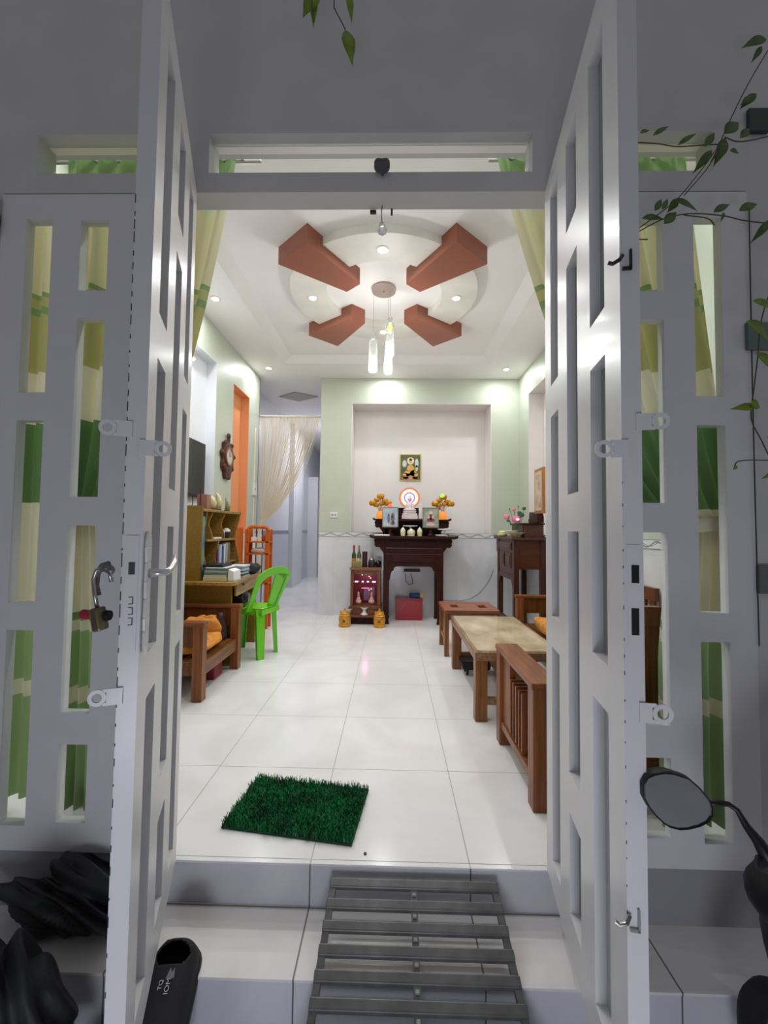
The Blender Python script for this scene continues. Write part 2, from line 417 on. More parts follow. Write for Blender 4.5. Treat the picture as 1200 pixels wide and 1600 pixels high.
# chipped paint along both edges
mb = local(ML)
for k in range(46):
    z = .3 + (k / 46) ** .8 * 1.7; mb.box(W, W + .0006, .0365, .0383, z, z + random.uniform(.004, .03))
done(mb, 'paint_chips', mat('chipped_metal', rgb(48, 44, 46), .7), dL, keep=True)
mb = local(MR)
for k in range(20):
    z = .5 + k * .045 + random.uniform(0, .03); mb.box(W, W + .0006, -.0003, .0012, z, z + random.uniform(.002, .008))
done(mb, 'paint_chips', _m['chipped_metal'], dR, keep=True)

# padlock hanging from the left leaf
def padlock():
    p = ML @ Vector((W + .006, .072, 1.165))
    r = thing('padlock', 'steel padlock with brass body hanging open on the left gate leaf', 'padlock', (p.x, p.y, p.z - .12))
    q = lambda dx, dz, dy=0: (p.x + dx, p.y - .012 + dy, p.z + dz)
    MB().tube([q(.004, -.078), q(-.004, -.045), q(-.008, -.015), q(-.002, .004), q(.012, .008), q(.026, -.002), q(.030, -.02)], .0042, 10).build('shackle', M_steel, r, smooth=True)
    MB().tube([q(-.006, -.05, .014), q(-.012, -.03, .014), q(-.010, -.005, .014), q(.0, .012, .014), q(.014, .016, .014)], .006, 10).build('hasp_loop', mat('worn_steel', rgb(120, 116, 116), .4, metal=.7), r, smooth=True)
    b = MB(); b.bar(q(.002, -.072), q(.012, -.118), .03, .018); b.build('lock_body', mat('aged_brass', rgb(128, 118, 88), .35, metal=.8, noise=.3, nscale=60), r, bevel=.004)
    MB().ball(q(.012, .008, .004), .012, .008, .008).ball(q(.024, .004, .004), .009, .007, .01).build('staple', _m['worn_steel'], r, smooth=True)
padlock()
def grip():
    p = ML @ Vector((W + .002, .074, 1.075))
    r = thing('rubber_tube', 'short red and black rubber tube behind the open padlock shackle', 'tube', (p.x, p.y, p.z))
    MB().cyl((p.x - .034, p.y - .004, p.z + .002), (p.x - .006, p.y - .004, p.z), .0095).build('red_sleeve', mat('red_rubber', rgb(150, 24, 44), .45), r, smooth=False, bevel=.002)
    MB().cyl((p.x - .006, p.y - .004, p.z), (p.x + .026, p.y - .004, p.z), .0105).build('black_sleeve', M_rubber, r, bevel=.002)
grip()

# interior shell ---------------------------------------------------------
# left wall with the white television niche and the orange niche
ZW0, ZW1 = 1.14, 1.21
def wall_with_holes(mb, x0, x1, ya, yb, za, zb, holes):
    ys = sorted({ya, yb, *[h[0] for h in holes], *[h[1] for h in holes]})
    for a, b in zip(ys, ys[1:]):
        z = za
        for h in sorted((h for h in holes if h[0] <= a and h[1] >= b), key=lambda t: t[2]):
            if h[2] > z: mb.box(x0, x1, a, b, z, h[2])
            z = h[3]
        if zb > z: mb.box(x0, x1, a, b, z, zb)
    return mb
NL = (2.75, 4.60, 1.21, 3.115); OL = (5.10, 5.67, 1.21, 3.06); OL2 = (2.13, 2.42, 1.38, 2.95)
struct(wall_with_holes(MB(), XL - .12, XL, 1.70, 6.12, ZW1, 3.62, (NL, OL, OL2)), 'wall_left', M_wallgreen)
struct(MB().box(XL - .14, XL - .12, 1.70, 6.12, 1.0, 3.6), 'wall_left_niche_back', M_nichewhite)
# niche linings
def lining(name, y0, y1, z0, z1, m, xa, xb, t=.004):
    mb = MB().box(xa, xb, y0, y0 + t, z0, z1).box(xa, xb, y1 - t, y1, z0, z1).box(xa, xb, y0, y1, z1 - t, z1).box(xa, xb, y0, y1, z0, z0 + t)
    xo = xa if abs(xa) > abs(xb) else xb; s = 1 if xo < 0 else -1
    mb.box(min(xo, xo + s * t), max(xo, xo + s * t), y0, y1, z0, z1)
    return struct(mb, name, m)
lining('niche_lining_1', *NL, M_nichewhite, XL - .12, XL + .001)
lining('niche_lining_2', *OL, M_orange, XL - .12, XL + .001)
lining('niche_lining_3', *OL2, M_orange, XL - .12, XL + .001)
struct(MB().box(XL - .12, XL, 1.70, 6.12, 0, ZW0), 'wainscot_left', M_wains_y)
# right wall with its niche
NR = (3.2, 5.66, 1.21, 3.14)
struct(wall_with_holes(MB(), XR, XR + .2, 1.70, 6.7, ZW1, 3.62, (NR,)), 'wall_right', M_wallgreen)
lining('niche_lining_4', *NR, M_wallwhite, XR - .001, XR + .2)
struct(MB().box(XR, XR + .2, 1.70, 6.7, 0, ZW0), 'wainscot_right', M_wains_y)
# back wall with the white altar niche
BX0, NBX0, NBX1, ZN = -1.075, -.615, 1.445, 3.125
bw = MB(); YN = YB + .42
bw.box(BX0, NBX0, YB, YN + .05, ZW1, 3.62).box(NBX1, XR, YB, YN + .05, ZW1, 3.62).box(NBX0, NBX1, YB, YN + .05, ZN, 3.62)
struct(bw, 'wall_back', M_wallgreen)
struct(MB().box(NBX0, NBX1, YN, YN + .05, ZW1, ZN).box(NBX0, NBX0 + .006, YB + .002, YN, ZW1, ZN).box(NBX1 - .006, NBX1, YB + .002, YN, ZW1, ZN).box(NBX0, NBX1, YB + .002, YN, ZN - .006, ZN), 'niche_lining_5', M_wallwhite)
struct(MB().box(BX0, XR, YB, YN + .05, 0, ZW0), 'wainscot_back', M_wains)
# patterned border tiles
def border_mat(name, ax):
    m = bpy.data.materials.new(name); m.use_nodes = True; nt = m.node_tree; N = nt.nodes; b = N['Principled BSDF']
    tc = N.new('ShaderNodeTexCoord'); sp = N.new('ShaderNodeSeparateXYZ'); nt.links.new(tc.outputs['Object'], sp.inputs[0])
    u = sp.outputs[ax]; z = sp.outputs[2]
    s = nmath(nt, 'SINE', nmath(nt, 'MULTIPLY', u, 2 * PI / .24))
    zc = nmath(nt, 'MULTIPLY_ADD', s, .020, (ZW0 + ZW1) / 2)
    d1 = nmath(nt, 'LESS_THAN', nmath(nt, 'ABSOLUTE', nmath(nt, 'SUBTRACT', z, zc)), .006)
    s2 = nmath(nt, 'SINE', nmath(nt, 'MULTIPLY_ADD', u, 2 * PI / .24, .9))
    zc2 = nmath(nt, 'MULTIPLY_ADD', s2, .014, (ZW0 + ZW1) / 2)
    d2 = nmath(nt, 'LESS_THAN', nmath(nt, 'ABSOLUTE', nmath(nt, 'SUBTRACT', z, zc2)), .003)
    e = nmath(nt, 'GREATER_THAN', nmath(nt, 'ABSOLUTE', nmath(nt, 'SUBTRACT', z, (ZW0 + ZW1) / 2)), .029)
    g = nmath(nt, 'MAXIMUM', nmath(nt, 'MAXIMUM', d1, d2), e)
    mx = N.new('ShaderNodeMix'); mx.data_type = 'RGBA'; nt.links.new(g, mx.inputs[0]); mx.inputs[6].default_value = rgb(222, 224, 226); mx.inputs[7].default_value = rgb(150, 152, 160)
    nt.links.new(mx.outputs[2], b.inputs['Base Color']); b.inputs['Roughness'].default_value = .2
    return m
M_bx = border_mat('border_tile_x', 0); M_by = border_mat('border_tile_y', 1)
struct(MB().box(BX0 - .002, XR, YB - .004, YN + .05, ZW0, ZW1), 'baseboard_back', M_bx)
struct(MB().box(XL - .12, XL + .004, 1.70, 6.12, ZW0, ZW1), 'baseboard_left', M_by)
struct(MB().box(XR - .004, XR + .2, 1.70, 6.7, ZW0, ZW1), 'baseboard_right', M_by)
# corridor beside the altar wall
XC = -2.2
struct(MB().box(XC - .1, XC, 6.12, 12.4, ZW1, 3.6).box(XC - .02, XL, 6.10, 6.125, 0, 3.6).box(XC, -2.10, 8.8, 9.7, 0, 3.5)
       .box(BX0, BX0 + .1, YN + .05, 8.2, 0, 3.6).box(-1.0, -.9, 8.2, 12.4, 0, 3.6).box(XC, -.9, 12.3, 12.4, 0, 3.5)
       .box(XC, -1.95, 10.8, 10.9, 0, 2.6), 'wall_corridor', M_corr)
struct(MB().box(XC - .1, XC, 6.12, 12.4, 0, ZW0), 'wainscot_corridor', mat('corridor_tile', rgb(200, 202, 214), .2, noise=.05, nscale=2))
struct(MB().box(XC - .1, XC + .003, 6.12, 12.4, ZW0, ZW1), 'baseboard_corridor', mat('corridor_border', rgb(138, 140, 158), .3))

# ceiling: lower soffit with a sloped tray, raised field above it
TX0, TX1, TY0, TY1 = -1.50, 1.30, 2.42, 5.56          # lower rim of the tray
UX0, UX1, UY0, UY1, ZU = -1.396, 1.19, 2.50, 5.47, 3.585
cb = MB()
cb.box(XL - .2, TX0, 1.66, 7.0, ZS, 3.62).box(TX1, XR + .2, 1.66, 7.0, ZS, 3.62).box(TX0, TX1, 1.66, TY0, ZS, 3.62).box(TX0, TX1, TY1, 7.0, ZS, 3.62)
cb.box(XC - .1, -.9, 7.0, 12.4, ZS, 3.62)
struct(cb, 'ceiling', M_ceil)
cv = MB()
lo = [(TX0, TY0, ZS), (TX1, TY0, ZS), (TX1, TY1, ZS), (TX0, TY1, ZS)]; up = [(UX0, UY0, ZU), (UX1, UY0, ZU), (UX1, UY1, ZU), (UX0, UY1, ZU)]
lo2 = [(x, y, 3.64) for x, y, z in lo]; up2 = [(x, y, 3.64) for x, y, z in up]
cv.add(lo + up + lo2 + up2, [(i, (i + 1) % 4, (i + 1) % 4 + 4, i + 4) for i in range(4)] + [(8 + i, 8 + (i + 1) % 4, (i + 1) % 4 + 12, i + 12) for i in range(4)])
struct(cv, 'trim_4', M_ceil)
struct(MB().box(UX0 - .02, UX1 + .02, UY0 - .02, UY1 + .02, ZU, 3.66), 'ceiling_tray', M_ceil)
CX, CY = -.105, 3.97
n = 96; rg = MB(); ro, ri, z0, z1 = .895, .56, 3.515, ZU + .004
vs = [(CX + r * math.cos(2 * PI * j / n), CY + r * math.sin(2 * PI * j / n), z) for r, z in ((ro, z1), (ro, z0), (ri, z0), (ri, z1)) for j in range(n)]
rg.add(vs, [(i * n + j, i * n + (j + 1) % n, ((i + 1) % 4) * n + (j + 1) % n, ((i + 1) % 4) * n + j) for i in range(4) for j in range(n)])
struct(rg, 'trim_5', M_ring)
# four brown tapered beams that cross the ring
M_beam = mat('terracotta_brown_paint', rgb(146, 84, 62), .4, noise=.06, nscale=4, coat=.15)
names = {(-1, -1): 'near left', (1, -1): 'near right', (-1, 1): 'far left', (1, 1): 'far right'}
for sx, sy in names:
    d = Vector((sx * .68, sy * .733, 0)).normalized(); t = Vector((-d.y, d.x, 0)); c = Vector((CX, CY, 0))
    P = [c + d * 1.05 + t * .20, c + d * 1.05 - t * .20, c + d * .40 - t * .088, c + d * .40 + t * .088]
    o = MB().prism([(p.x, p.y) for p in P], 'xy', 3.438, ZU + .003).build('ceiling_beam', M_beam)
    tag(o, 'tapered brown ceiling beam at the %s of the round ceiling ring' % names[(sx, sy)], 'ceiling beam', 'brown tapered beams around the round ceiling ring')

# ------------------------------------------------------------ lights of the room
M_lens = emis('downlight_lens', (1, .97, .93, 1), 30)
def downlight(x, y, z, label, on=1.0, first=[None]):
    r = thing('downlight', label, 'ceiling light', (x, y, z - .004), 'recessed round ceiling lights')
    MB().ringplate((x, y, z - .003), .034, .052, (1, 0, 0), (0, 1, 0), .006, 28).build('trim_ring', M_white, r)
    MB().lathe((x, y, z - .0045), [(.034, .002), (.034, 0), (.02, -.003), (.001, -.004)], 20).build('lens', M_lens, r)
    L = bpy.data.lights.new('downlight_lamp', 'AREA'); L.shape = 'DISK'; L.size = .07; L.energy = DOWNLIGHT_W * on; L.color = (.97, .98, 1)
    o = bpy.data.objects.new('downlight_lamp', L); C.objects.link(o); o.location = (x, y, z - .014); o.parent = r; o.matrix_parent_inverse = parent_world(r).inverted()
downlight(CX, 3.27, 3.515, 'bright recessed downlight at the near side of the ceiling ring')
downlight(-.80, CY, 3.515, 'bright recessed downlight at the left side of the ceiling ring')
downlight(.60, CY, 3.515, 'bright recessed downlight at the right side of the ceiling ring')
downlight(CX - .02, 4.67, 3.515, 'bright recessed downlight at the far side of the ceiling ring')
downlight(-1.76, 3.96, ZS, 'recessed downlight in the left soffit above the television niche')
downlight(-1.755, 5.72, ZS, 'recessed downlight in the far left soffit corner by the corridor')
downlight(1.56, 5.72, ZS, 'recessed downlight in the far right soffit corner')
downlight(-.09, 5.84, ZS, 'recessed downlight in the soffit in front of the altar niche')
downlight(1.56, 3.96, ZS, 'recessed downlight in the right soffit beside the ring')
downlight(-.10, 2.02, ZS, 'recessed downlight in the soffit just inside the front door', 1.8)
downlight(-1.76, 2.10, ZS, 'recessed downlight in the near left soffit corner above the curtains', .7)
downlight(1.56, 2.10, ZS, 'recessed downlight in the near right soffit corner above the curtains', .7)
# corridor lamp
r = thing('corridor_lamp', 'ceiling lamp in the corridor behind the bead curtain', 'ceiling light', (-1.16, 8.9, ZS - .03))
MB().lathe((-1.16, 8.9, ZS - .04), [(.11, .04), (.11, .01), (.05, 0), (.001, 0)]).build('diffuser', emis('cool_lens', (.80, .86, 1, 1), 4), r)
L = bpy.data.lights.new('corridor_lamp_light', 'AREA'); L.shape = 'DISK'; L.size = .2; L.energy = 34; L.color = (.97, .97, 1)
o = bpy.data.objects.new('corridor_lamp_light', L); C.objects.link(o); o.location = (-1.16, 8.9, ZS - .05); o.parent = r; o.matrix_parent_inverse = parent_world(r).inverted()
# tube light in the left niche
r = thing('tube_light', 'white fluorescent tube light at the top of the television niche', 'tube light', (XL - .08, 3.55, 2.98))
MB().box(XL - .115, XL - .075, 2.98, 4.22, 2.985, 3.03).build('housing', M_white, r, bevel=.004)
MB().cyl((XL - .065, 3.02, 2.985), (XL - .065, 4.18, 2.985), .016).build('tube', emis('tube_glow', (.93, .97, 1, 1), 9), r, smooth=True)
L = bpy.data.lights.new('tube_light_lamp', 'AREA'); L.shape = 'RECTANGLE'; L.size = 1.1; L.size_y = .03; L.energy = TUBE_W; L.color = (.92, .96, 1)
o = bpy.data.objects.new('tube_light_lamp', L); C.objects.link(o); o.location = (XL - .04, 3.6, 2.97); o.rotation_euler = (0, .5, PI / 2); o.parent = r
o.rotation_euler = Vector((.6, 0, -1)).to_track_quat('-Z', 'Y').to_euler(); o.matrix_parent_inverse = parent_world(r).inverted()
o.rotation_euler.rotate_axis('Z', PI / 2)

# chandelier with three glass cylinders
M_glass = pane_mat('pendant_glass', tint=(.97, .98, .97, 1), milk=.05); M_glassedge = pane_mat('glass_rib_edge', tint=(.90, .92, .90, 1), milk=.05)
r = thing('pendant_lamp', 'round steel ceiling plate with three hanging glass cylinder pendants', 'lamp', (CX, 3.93, ZU - .02))
MB().lathe((CX, 3.93, ZU - .03), [(.115, .03), (.118, .02), (.115, 0), (.001, 0)], 40).build('ceiling_plate', mat('satin_plate', rgb(190, 172, 166), .3, metal=.7), r)
MB().lathe((CX, 3.93, ZU - .045), [(.008, .015), (.008, .0), (.001, -.004)], 12).build('plate_screw', M_steel, r)
for k, (x, y, zt, zb) in enumerate(((-.203, 3.95, 3.15, 2.775), (-.042, 3.93, 3.30, 2.92), (-.058, 4.05, 3.17, 2.80))):
    MB().tube([(x, y, ZU - .03), (x, y, zt)], .0018, 6).build('cord', M_steel, r)
    cap = MB().lathe((x, y, zt - .05), [(.012, 0), (.014, .012), (.026, .03), (.020, .045), (.006, .052)], 20); cap.build('glass_cap', M_glassedge, r, smooth=True)
    cy = MB(); n_ = 24
    cy.lathe((x, y, zb), [(.036, .0), (.040, .01), (.040, zt - zb - .085), (.030, zt - zb - .065), (.012, zt - zb - .055)], n_)
    g = cy.build('glass_cylinder', M_glass, r, smooth=True)
    rb = MB()
    for j in range(16):
        a = 2 * PI * j / 16; rb.tube([(x + .0405 * math.cos(a), y + .0405 * math.sin(a), zb + .008), (x + .0405 * math.cos(a), y + .0405 * math.sin(a), zt - .09)], .0022, 5)
    rb.build('glass_rib', M_glassedge, g)
    L = bpy.data.lights.new('pendant_bulb', 'POINT'); L.energy = PENDANT_W; L.shadow_soft_size = .035; L.color = (1, .985, .96)
    o = bpy.data.objects.new('pendant_bulb', L); C.objects.link(o); o.location = (x, y, zb + .05); o.parent = r; o.matrix_parent_inverse = parent_world(r).inverted()
    if k == 1: MB().lathe((x, y, zt - .15), [(.004, -.01), (.018, .0), (.022, .04), (.014, .07), (.005, .075)], 18).build('yellow_bulb', emis('yellow_bulb', (1, .74, .05, 1), 1.6), g, smooth=True)
# crystal knob hanging from the door header, heart-shaped disc on the transom
r = thing('crystal_pendant', 'small crystal ball hanging on a string from the door header', 'ornament', (-.055, 1.64, 2.46))
MB().tube([(-.055, 1.64, 2.575), (-.058, 1.64, 2.54), (-.054, 1.64, 2.50)], .002, 6).build('string', mat('brown_string', rgb(110, 60, 55), .8), r)
MB().lathe((-.054, 1.64, 2.455), [(.008, 0), (.017, .006), (.02, .018), (.016, .032), (.01, .036), (.012, .044), (.006, .05)], 10).build('crystal', mat('crystal', rgb(240, 240, 240), .05, trans=.7), r)
kn = MB(); q = [(math.cos(a) * (.030 + .007 * abs(math.sin(a)) - .012 * max(0, math.sin(a)) ** 12), math.sin(a) * (.031 - .008 * max(0, math.sin(a)) ** 8)) for a in [2 * PI * i / 36 for i in range(36)]]
kn.prism([(-.055 + u, 2.672 + v) for u, v in q], 'xz', 1.55, 1.566).box(-.059, -.047, 1.553, 1.57, 2.635, 2.65)
tag(kn.build('metal_knob', mat('dark_grey_metal', rgb(84, 84, 84), .5), bevel=.005), 'dark grey heart shaped metal disc on the middle transom', 'ornament')
r = thing('header_latch', 'small black latch under the door header beside the hanging crystal', 'latch', (-.055, 1.66, 2.56))
MB().box(-.105, -.080, 1.655, 1.668, 2.560, 2.570).build('latch_bolt', M_black, r); MB().box(-.020, -.012, 1.655, 1.668, 2.555, 2.575).build('latch_catch', M_black, r)

# ------------------------------------------------------------ curtains
CRM, GRN, OLV, LGN = rgb(230, 226, 202), rgb(134, 164, 108), rgb(184, 182, 122), rgb(164, 190, 134)
Z0c, Z1c = .06, 2.955
def zf(z): return (z - Z0c) / (Z1c - Z0c)
M_curt = zband_mat('striped_curtain_cloth', [(0, LGN), (zf(.50), CRM), (zf(.56), LGN), (zf(.80), CRM), (zf(.85), GRN), (zf(.875), CRM), (zf(1.36), rgb(106, 144, 86)), (zf(1.72), CRM), (zf(1.95), OLV), (zf(2.22), GRN), (zf(2.26), OLV), (zf(2.30), GRN), (zf(2.33), rgb(214, 210, 170)), (zf(2.66), rgb(206, 212, 180)), (zf(2.80), GRN)])
def curtain(x_out, x_in_top, waist, bottom, y, label, fold=8, zw=1.30):
    """x_out: outer top corner; waist, bottom = (outer, inner)"""
    def edge(z):
        if z >= zw:
            t = (z - zw) / (Z1c - zw); t2 = t ** .55
            return waist[0] + (x_out - waist[0]) * t, waist[1] + (x_in_top - waist[1]) * t2
        t = (zw - z) / (zw - Z0c); t2 = min(1, t * 2.2) ** .7
        return waist[0] + (bottom[0] - waist[0]) * t2, waist[1] + (bottom[1] - waist[1]) * t2
    def fn(u, v):
        z = Z1c - (Z1c - Z0c) * v; a, b = edge(z); x = a + (b - a) * u
        wd = abs(b - a); amp = .022 + .018 * (1 - min(1, wd / .8))
        s = math.sin(u * fold * 2 * PI + .5 * math.sin(v * 5)) + .3 * math.sin(u * fold * 5 + 2)
        return (x, y + amp * s, z + (.0 if v > 0 else 0))
    r = thing('curtain', label, 'curtain', ((x_out + x_in_top) / 2, y, Z0c), 'striped door curtains')
    MB().grid(fn, 200, 70).build('curtain_cloth', M_curt, r, smooth=True)
    for k in range(8):
        x = x_out + (x_in_top - x_out) * (k + .5) / 8; MB().ringplate((x, y + .03, Z1c - .015), .0105, .014, (0, 1, 0), (0, 0, 1), .004, 14).build('curtain_ring', M_steel, r)
    tb = MB(); wa, wb = sorted(waist)
    n2 = 24
    tb.grid(lambda u, v: ((wa + wb) / 2 + ((wb - wa) / 2 + .012) * math.cos(2 * PI * u), y + .055 * math.sin(2 * PI * u), zw - .03 + .06 * v + .02 * math.cos(2 * PI * u)), 28, 2)
    tb.build('tieback', mat('cream_tieback', CRM, .8), r, smooth=True, solid=.003)
curtain(-1.50, -.715, (-1.47, -1.20), (-1.50, -1.14), 1.80, 'cream and green striped curtain tied back left of the doorway')
curtain(1.28, .44, (1.47, 1.20), (1.50, 1.12), 1.80, 'cream and green striped curtain tied back right of the doorway')
def side_strip(x0, x1, y, label, fold):
    r = MB().grid(lambda u, v: (x0 + (x1 - x0) * u, y + .02 * math.sin(u * fold * 2 * PI), Z1c - (Z1c - Z0c) * v), 60, 20).build('curtain', M_curt, smooth=True)
    tag(r, label, 'curtain', 'striped door curtains')
side_strip(-1.90, -1.60, 1.86, 'narrow striped curtain length hanging against the left wall', 4)
side_strip(1.60, 1.78, 1.86, 'narrow striped curtain length hanging against the right wall', 3)
for xa, xb, lb in ((-1.95, -.62, 'thin steel curtain rod over the left door curtain'), (.42, 1.80, 'thin steel curtain rod over the right door curtain')):
    r = thing('curtain_rod', lb, 'curtain rod', ((xa + xb) / 2, 1.83, 2.93))
    MB().cyl((xa, 1.83, Z1c - .015), (xb, 1.83, Z1c - .015), .009).build('rod', M_steel, r, smooth=True)
    for x in (xa + .08, xb - .08): MB().box(x - .006, x + .006, 1.70, 1.83, Z1c - .02, Z1c - .008).build('rod_bracket', M_steel, r)

# ------------------------------------------------------------ wooden seating
W_red_x, W_red_y, W_red_z = [wood('reddish_wood_' + a, rgb(150, 90, 50), a) for a in 'xyz']
W_br_z = wood('brown_wood_z', rgb(122, 72, 34), 'z'); W_br_y = wood('brown_wood_y', rgb(132, 80, 38), 'y'); W_br_x = wood('brown_wood_x', rgb(142, 90, 50), 'x')
def seat_unit(name, label, cat, M4, D, Wd, back_h, style, group=None):
    """local x: from the front edge to the back, local y: along the width"""
    o0 = M4 @ Vector((D / 2, Wd / 2, 0)); r = thing(name, label, cat, (o0.x, o0.y, 0), group)
    def P(mb, nm, m, **k):
        vs = [tuple(M4 @ Vector(v)) for v in mb.v]; mb.v = vs; mb.M = None
        return mb.build(nm, m, r, **k)
    aw = .07 if style == 'left' else .13
    ah = .57
    for v0 in (0, Wd - .075):
        P(MB().box(0, .075, v0, v0 + .075, 0, ah - .03), 'leg', W_red_z, bevel=.004)
        P(MB().box(D - .075, D, v0, v0 + .075, 0, ah - .03), 'leg', W_red_z, bevel=.004)
        a0 = v0 if v0 == 0 else Wd - aw
        P(MB().box(-.01, D, a0 - (0 if v0 else .005), a0 + aw + (.005 if v0 else 0), ah - .032, ah), 'armrest', W_red_x if style == 'left' else W_red_y, bevel=.006)
        sd = MB().box(.075, D - .075, v0 + .025, v0 + .05, .38, ah - .032) if style != 'slat' else MB().box(.075, .22, v0 + .02, v0 + .05, .14, ah - .032)
        if style == 'slat':
            for k in range(5): sd.box(.235 + k * .05, .250 + k * .05, v0 + .015, v0 + .05, .15, .44)
            sd.box(.075, D - .075, v0 + .01, v0 + .06, .10, .14)
            if v0 == 0:
                for k in range(5): sd.box(.235 + k * .05, .250 + k * .05, v0 + .05, v0 + .30, .425, .44)
        P(sd, 'side_panel', W_br_z if style != 'slat' else W_red_z, bevel=.002)
    P(MB().box(.015, .05, .075, Wd - .075, .17, .27).box(D - .06, D - .03, .075, Wd - .075, .17, .27).box(.05, D - .06, .04, .07, .17, .27).box(.05, D - .06, Wd - .07, Wd - .04, .17, .27), 'seat_frame', W_br_y, bevel=.003)
    ss = MB()
    nn = 7
    for k in range(nn):
        x = .05 + (D - .12) * k / nn; ss.box(x, x + (D - .12) / nn * .75, .06, Wd - .06, .255, .275)
    P(ss, 'seat_slats', W_br_y)
    b0_ = .13 if style == 'slat' else .095
    bk = MB().box(D - .05, D - .015, b0_, Wd - b0_, back_h - .09, back_h).box(D - .045, D - .02, b0_, Wd - b0_, .27, .36)
    k = b0_ + .02
    while k < Wd - b0_ - .06:
        bk.box(D - .042, D - .024, k, k + .05, .36, back_h - .09); k += .10
    if style == 'slat': bk.box(D - .04, D - .03, b0_, Wd - b0_, .36, back_h - .09)
    P(bk, 'backrest', W_br_z, bevel=.003)
    return r
def mat4(ox, oy, ux, uy, vx, vy):
    m = Matrix.Identity(4); m[0][0], m[1][0], m[0][1], m[1][1], m[0][3], m[1][3] = ux, uy, vx, vy, ox, oy; return m
seat_unit('wooden_armchair', 'brown wooden armchair with orange cushion in front of the desk', 'chair', mat4(-1.355, 3.01, -1, 0, 0, 1), .60, .78, .84, 'left')
seat_unit('wooden_armchair', 'reddish wooden armchair with slatted sides just inside the right door leaf', 'chair', mat4(.645, 2.585, 0, -1, 1, 0), .66, .72, .92, 'slat')
seat_unit('wooden_sofa', 'long wooden bench seat against the right wall behind the coffee table', 'sofa', mat4(1.345, 2.78, 1, 0, 0, 1), .49, 1.80, .88, 'left')
def cushion(name, c, s, label, m, rz=0, seed=1, cat='cushion'):
    rnd = random.Random(seed); mb = MB(); n, mm = 28, 16
    def pt(u, v):
        a = 2 * PI * u; b = PI * (v - .5); k = .55
        cx = math.copysign(abs(math.cos(a)) ** k, math.cos(a)) * math.cos(b) ** k; cy = math.copysign(abs(math.sin(a)) ** k, math.sin(a)) * math.cos(b) ** k
        cz = math.copysign(abs(math.sin(b)) ** .8, math.sin(b))
        wv = .06 * math.sin(a * 3 + seed) * math.sin(b * 4 + seed) + .05 * math.sin(cx * 9 + cy * 7 + seed)
        x, y, z = cx * s[0] / 2 * (1 + wv), cy * s[1] / 2 * (1 + wv), (cz + wv * 2) * s[2] / 2
        return (c[0] + x * math.cos(rz) - y * math.sin(rz), c[1] + x * math.sin(rz) + y * math.cos(rz), c[2] + z)
    mb.grid(pt, n, mm)
    return tag(mb.build(name, m, smooth=True), label, cat)
M_ocush = mat('orange_cloth', rgb(226, 150, 62), .85, noise=.35, nscale=14, bump=.3)
cushion('cushion', (-1.62, 3.33, .335), (.44, .46, .10), 'flat orange seat cushion on the left armchair', M_ocush, seed=2)
cushion('cushion', (-1.62, 3.60, .385), (.30, .16, .20), 'crumpled orange cushion piece leaning in the far corner of the left armchair', M_ocush, rz=.3, seed=5)
cushion('cushion', (1.58, 3.85, .355), (.38, .80, .15), 'orange cushion on the long bench seat beside the coffee table', M_ocush, seed=3)
cushion('cushion', (1.66, 3.95, .465), (.26, .40, .10), 'cream pillow lying on the orange bench cushion', mat('cream_cloth', rgb(232, 214, 170), .85), seed=9)
tag(MB().box(-1.60, -1.45, 3.45, 3.62, .0, .12).build('red_box', mat('dark_red_plastic', rgb(140, 30, 40), .4), bevel=.01), 'small dark red box on the floor under the left armchair', 'box')
o = MB().lathe((-1.50, 3.66, .28), [(.05, 0), (.055, .02), (.05, .15), (.03, .19), (.028, .23), (.01, .235)], 20).build('dark_bottle', mat('dark_brown_plastic', rgb(50, 26, 22), .4), smooth=True)
tag(o, 'dark brown bottle standing on the left armchair behind the cushion', 'bottle')

# coffee table
r = thing('coffee_table', 'low wooden coffee table with marbled top under glass', 'table', (.85, 3.40, 0))
W_tab = wood('table_wood_z', rgb(150, 98, 54), 'z'); W_taby = wood('table_wood_y', rgb(168, 128, 92), 'y')
for x in (.562, 1.06):
    for y in (2.80, 3.83): MB().box(x, x + .08, y, y + .075, 0, .405).build('leg', W_tab, r, bevel=.004)
MB().box(.555, 1.15, 2.785, 2.85, .40, .46).box(.555, 1.15, 3.86, 3.92, .40, .46).box(.555, .62, 2.85, 3.86, .40, .46).box(1.085, 1.15, 2.85, 3.86, .40, .46).build('apron', W_taby, r, bevel=.008, seg=3)
MB().box(.86, 1.12, 2.84, 3.87, .10, .125).box(.64, 1.06, 2.825, 2.85, .10, .15).box(.64, 1.06, 3.855, 3.88, .10, .15).build('lower_shelf', W_taby, r, bevel=.003)
top = MB().box(.575, 1.13, 2.80, 3.905, .458, .466).build('marbled_top', mat('marbled_top', rgb(214, 198, 172), .3, nscale=6, col2=rgb(168, 152, 120), stretch=(1, .6, 1), coat=.3), r)
MB().add([(.548, 2.775, .472), (1.157, 2.775, .472), (1.157, 3.93, .472), (.548, 3.93, .472)], [(0, 1, 2, 3)]).build('glass_top', pane_mat('glass_top_sheet', tint=(.98, .97, .95, 1)), r)
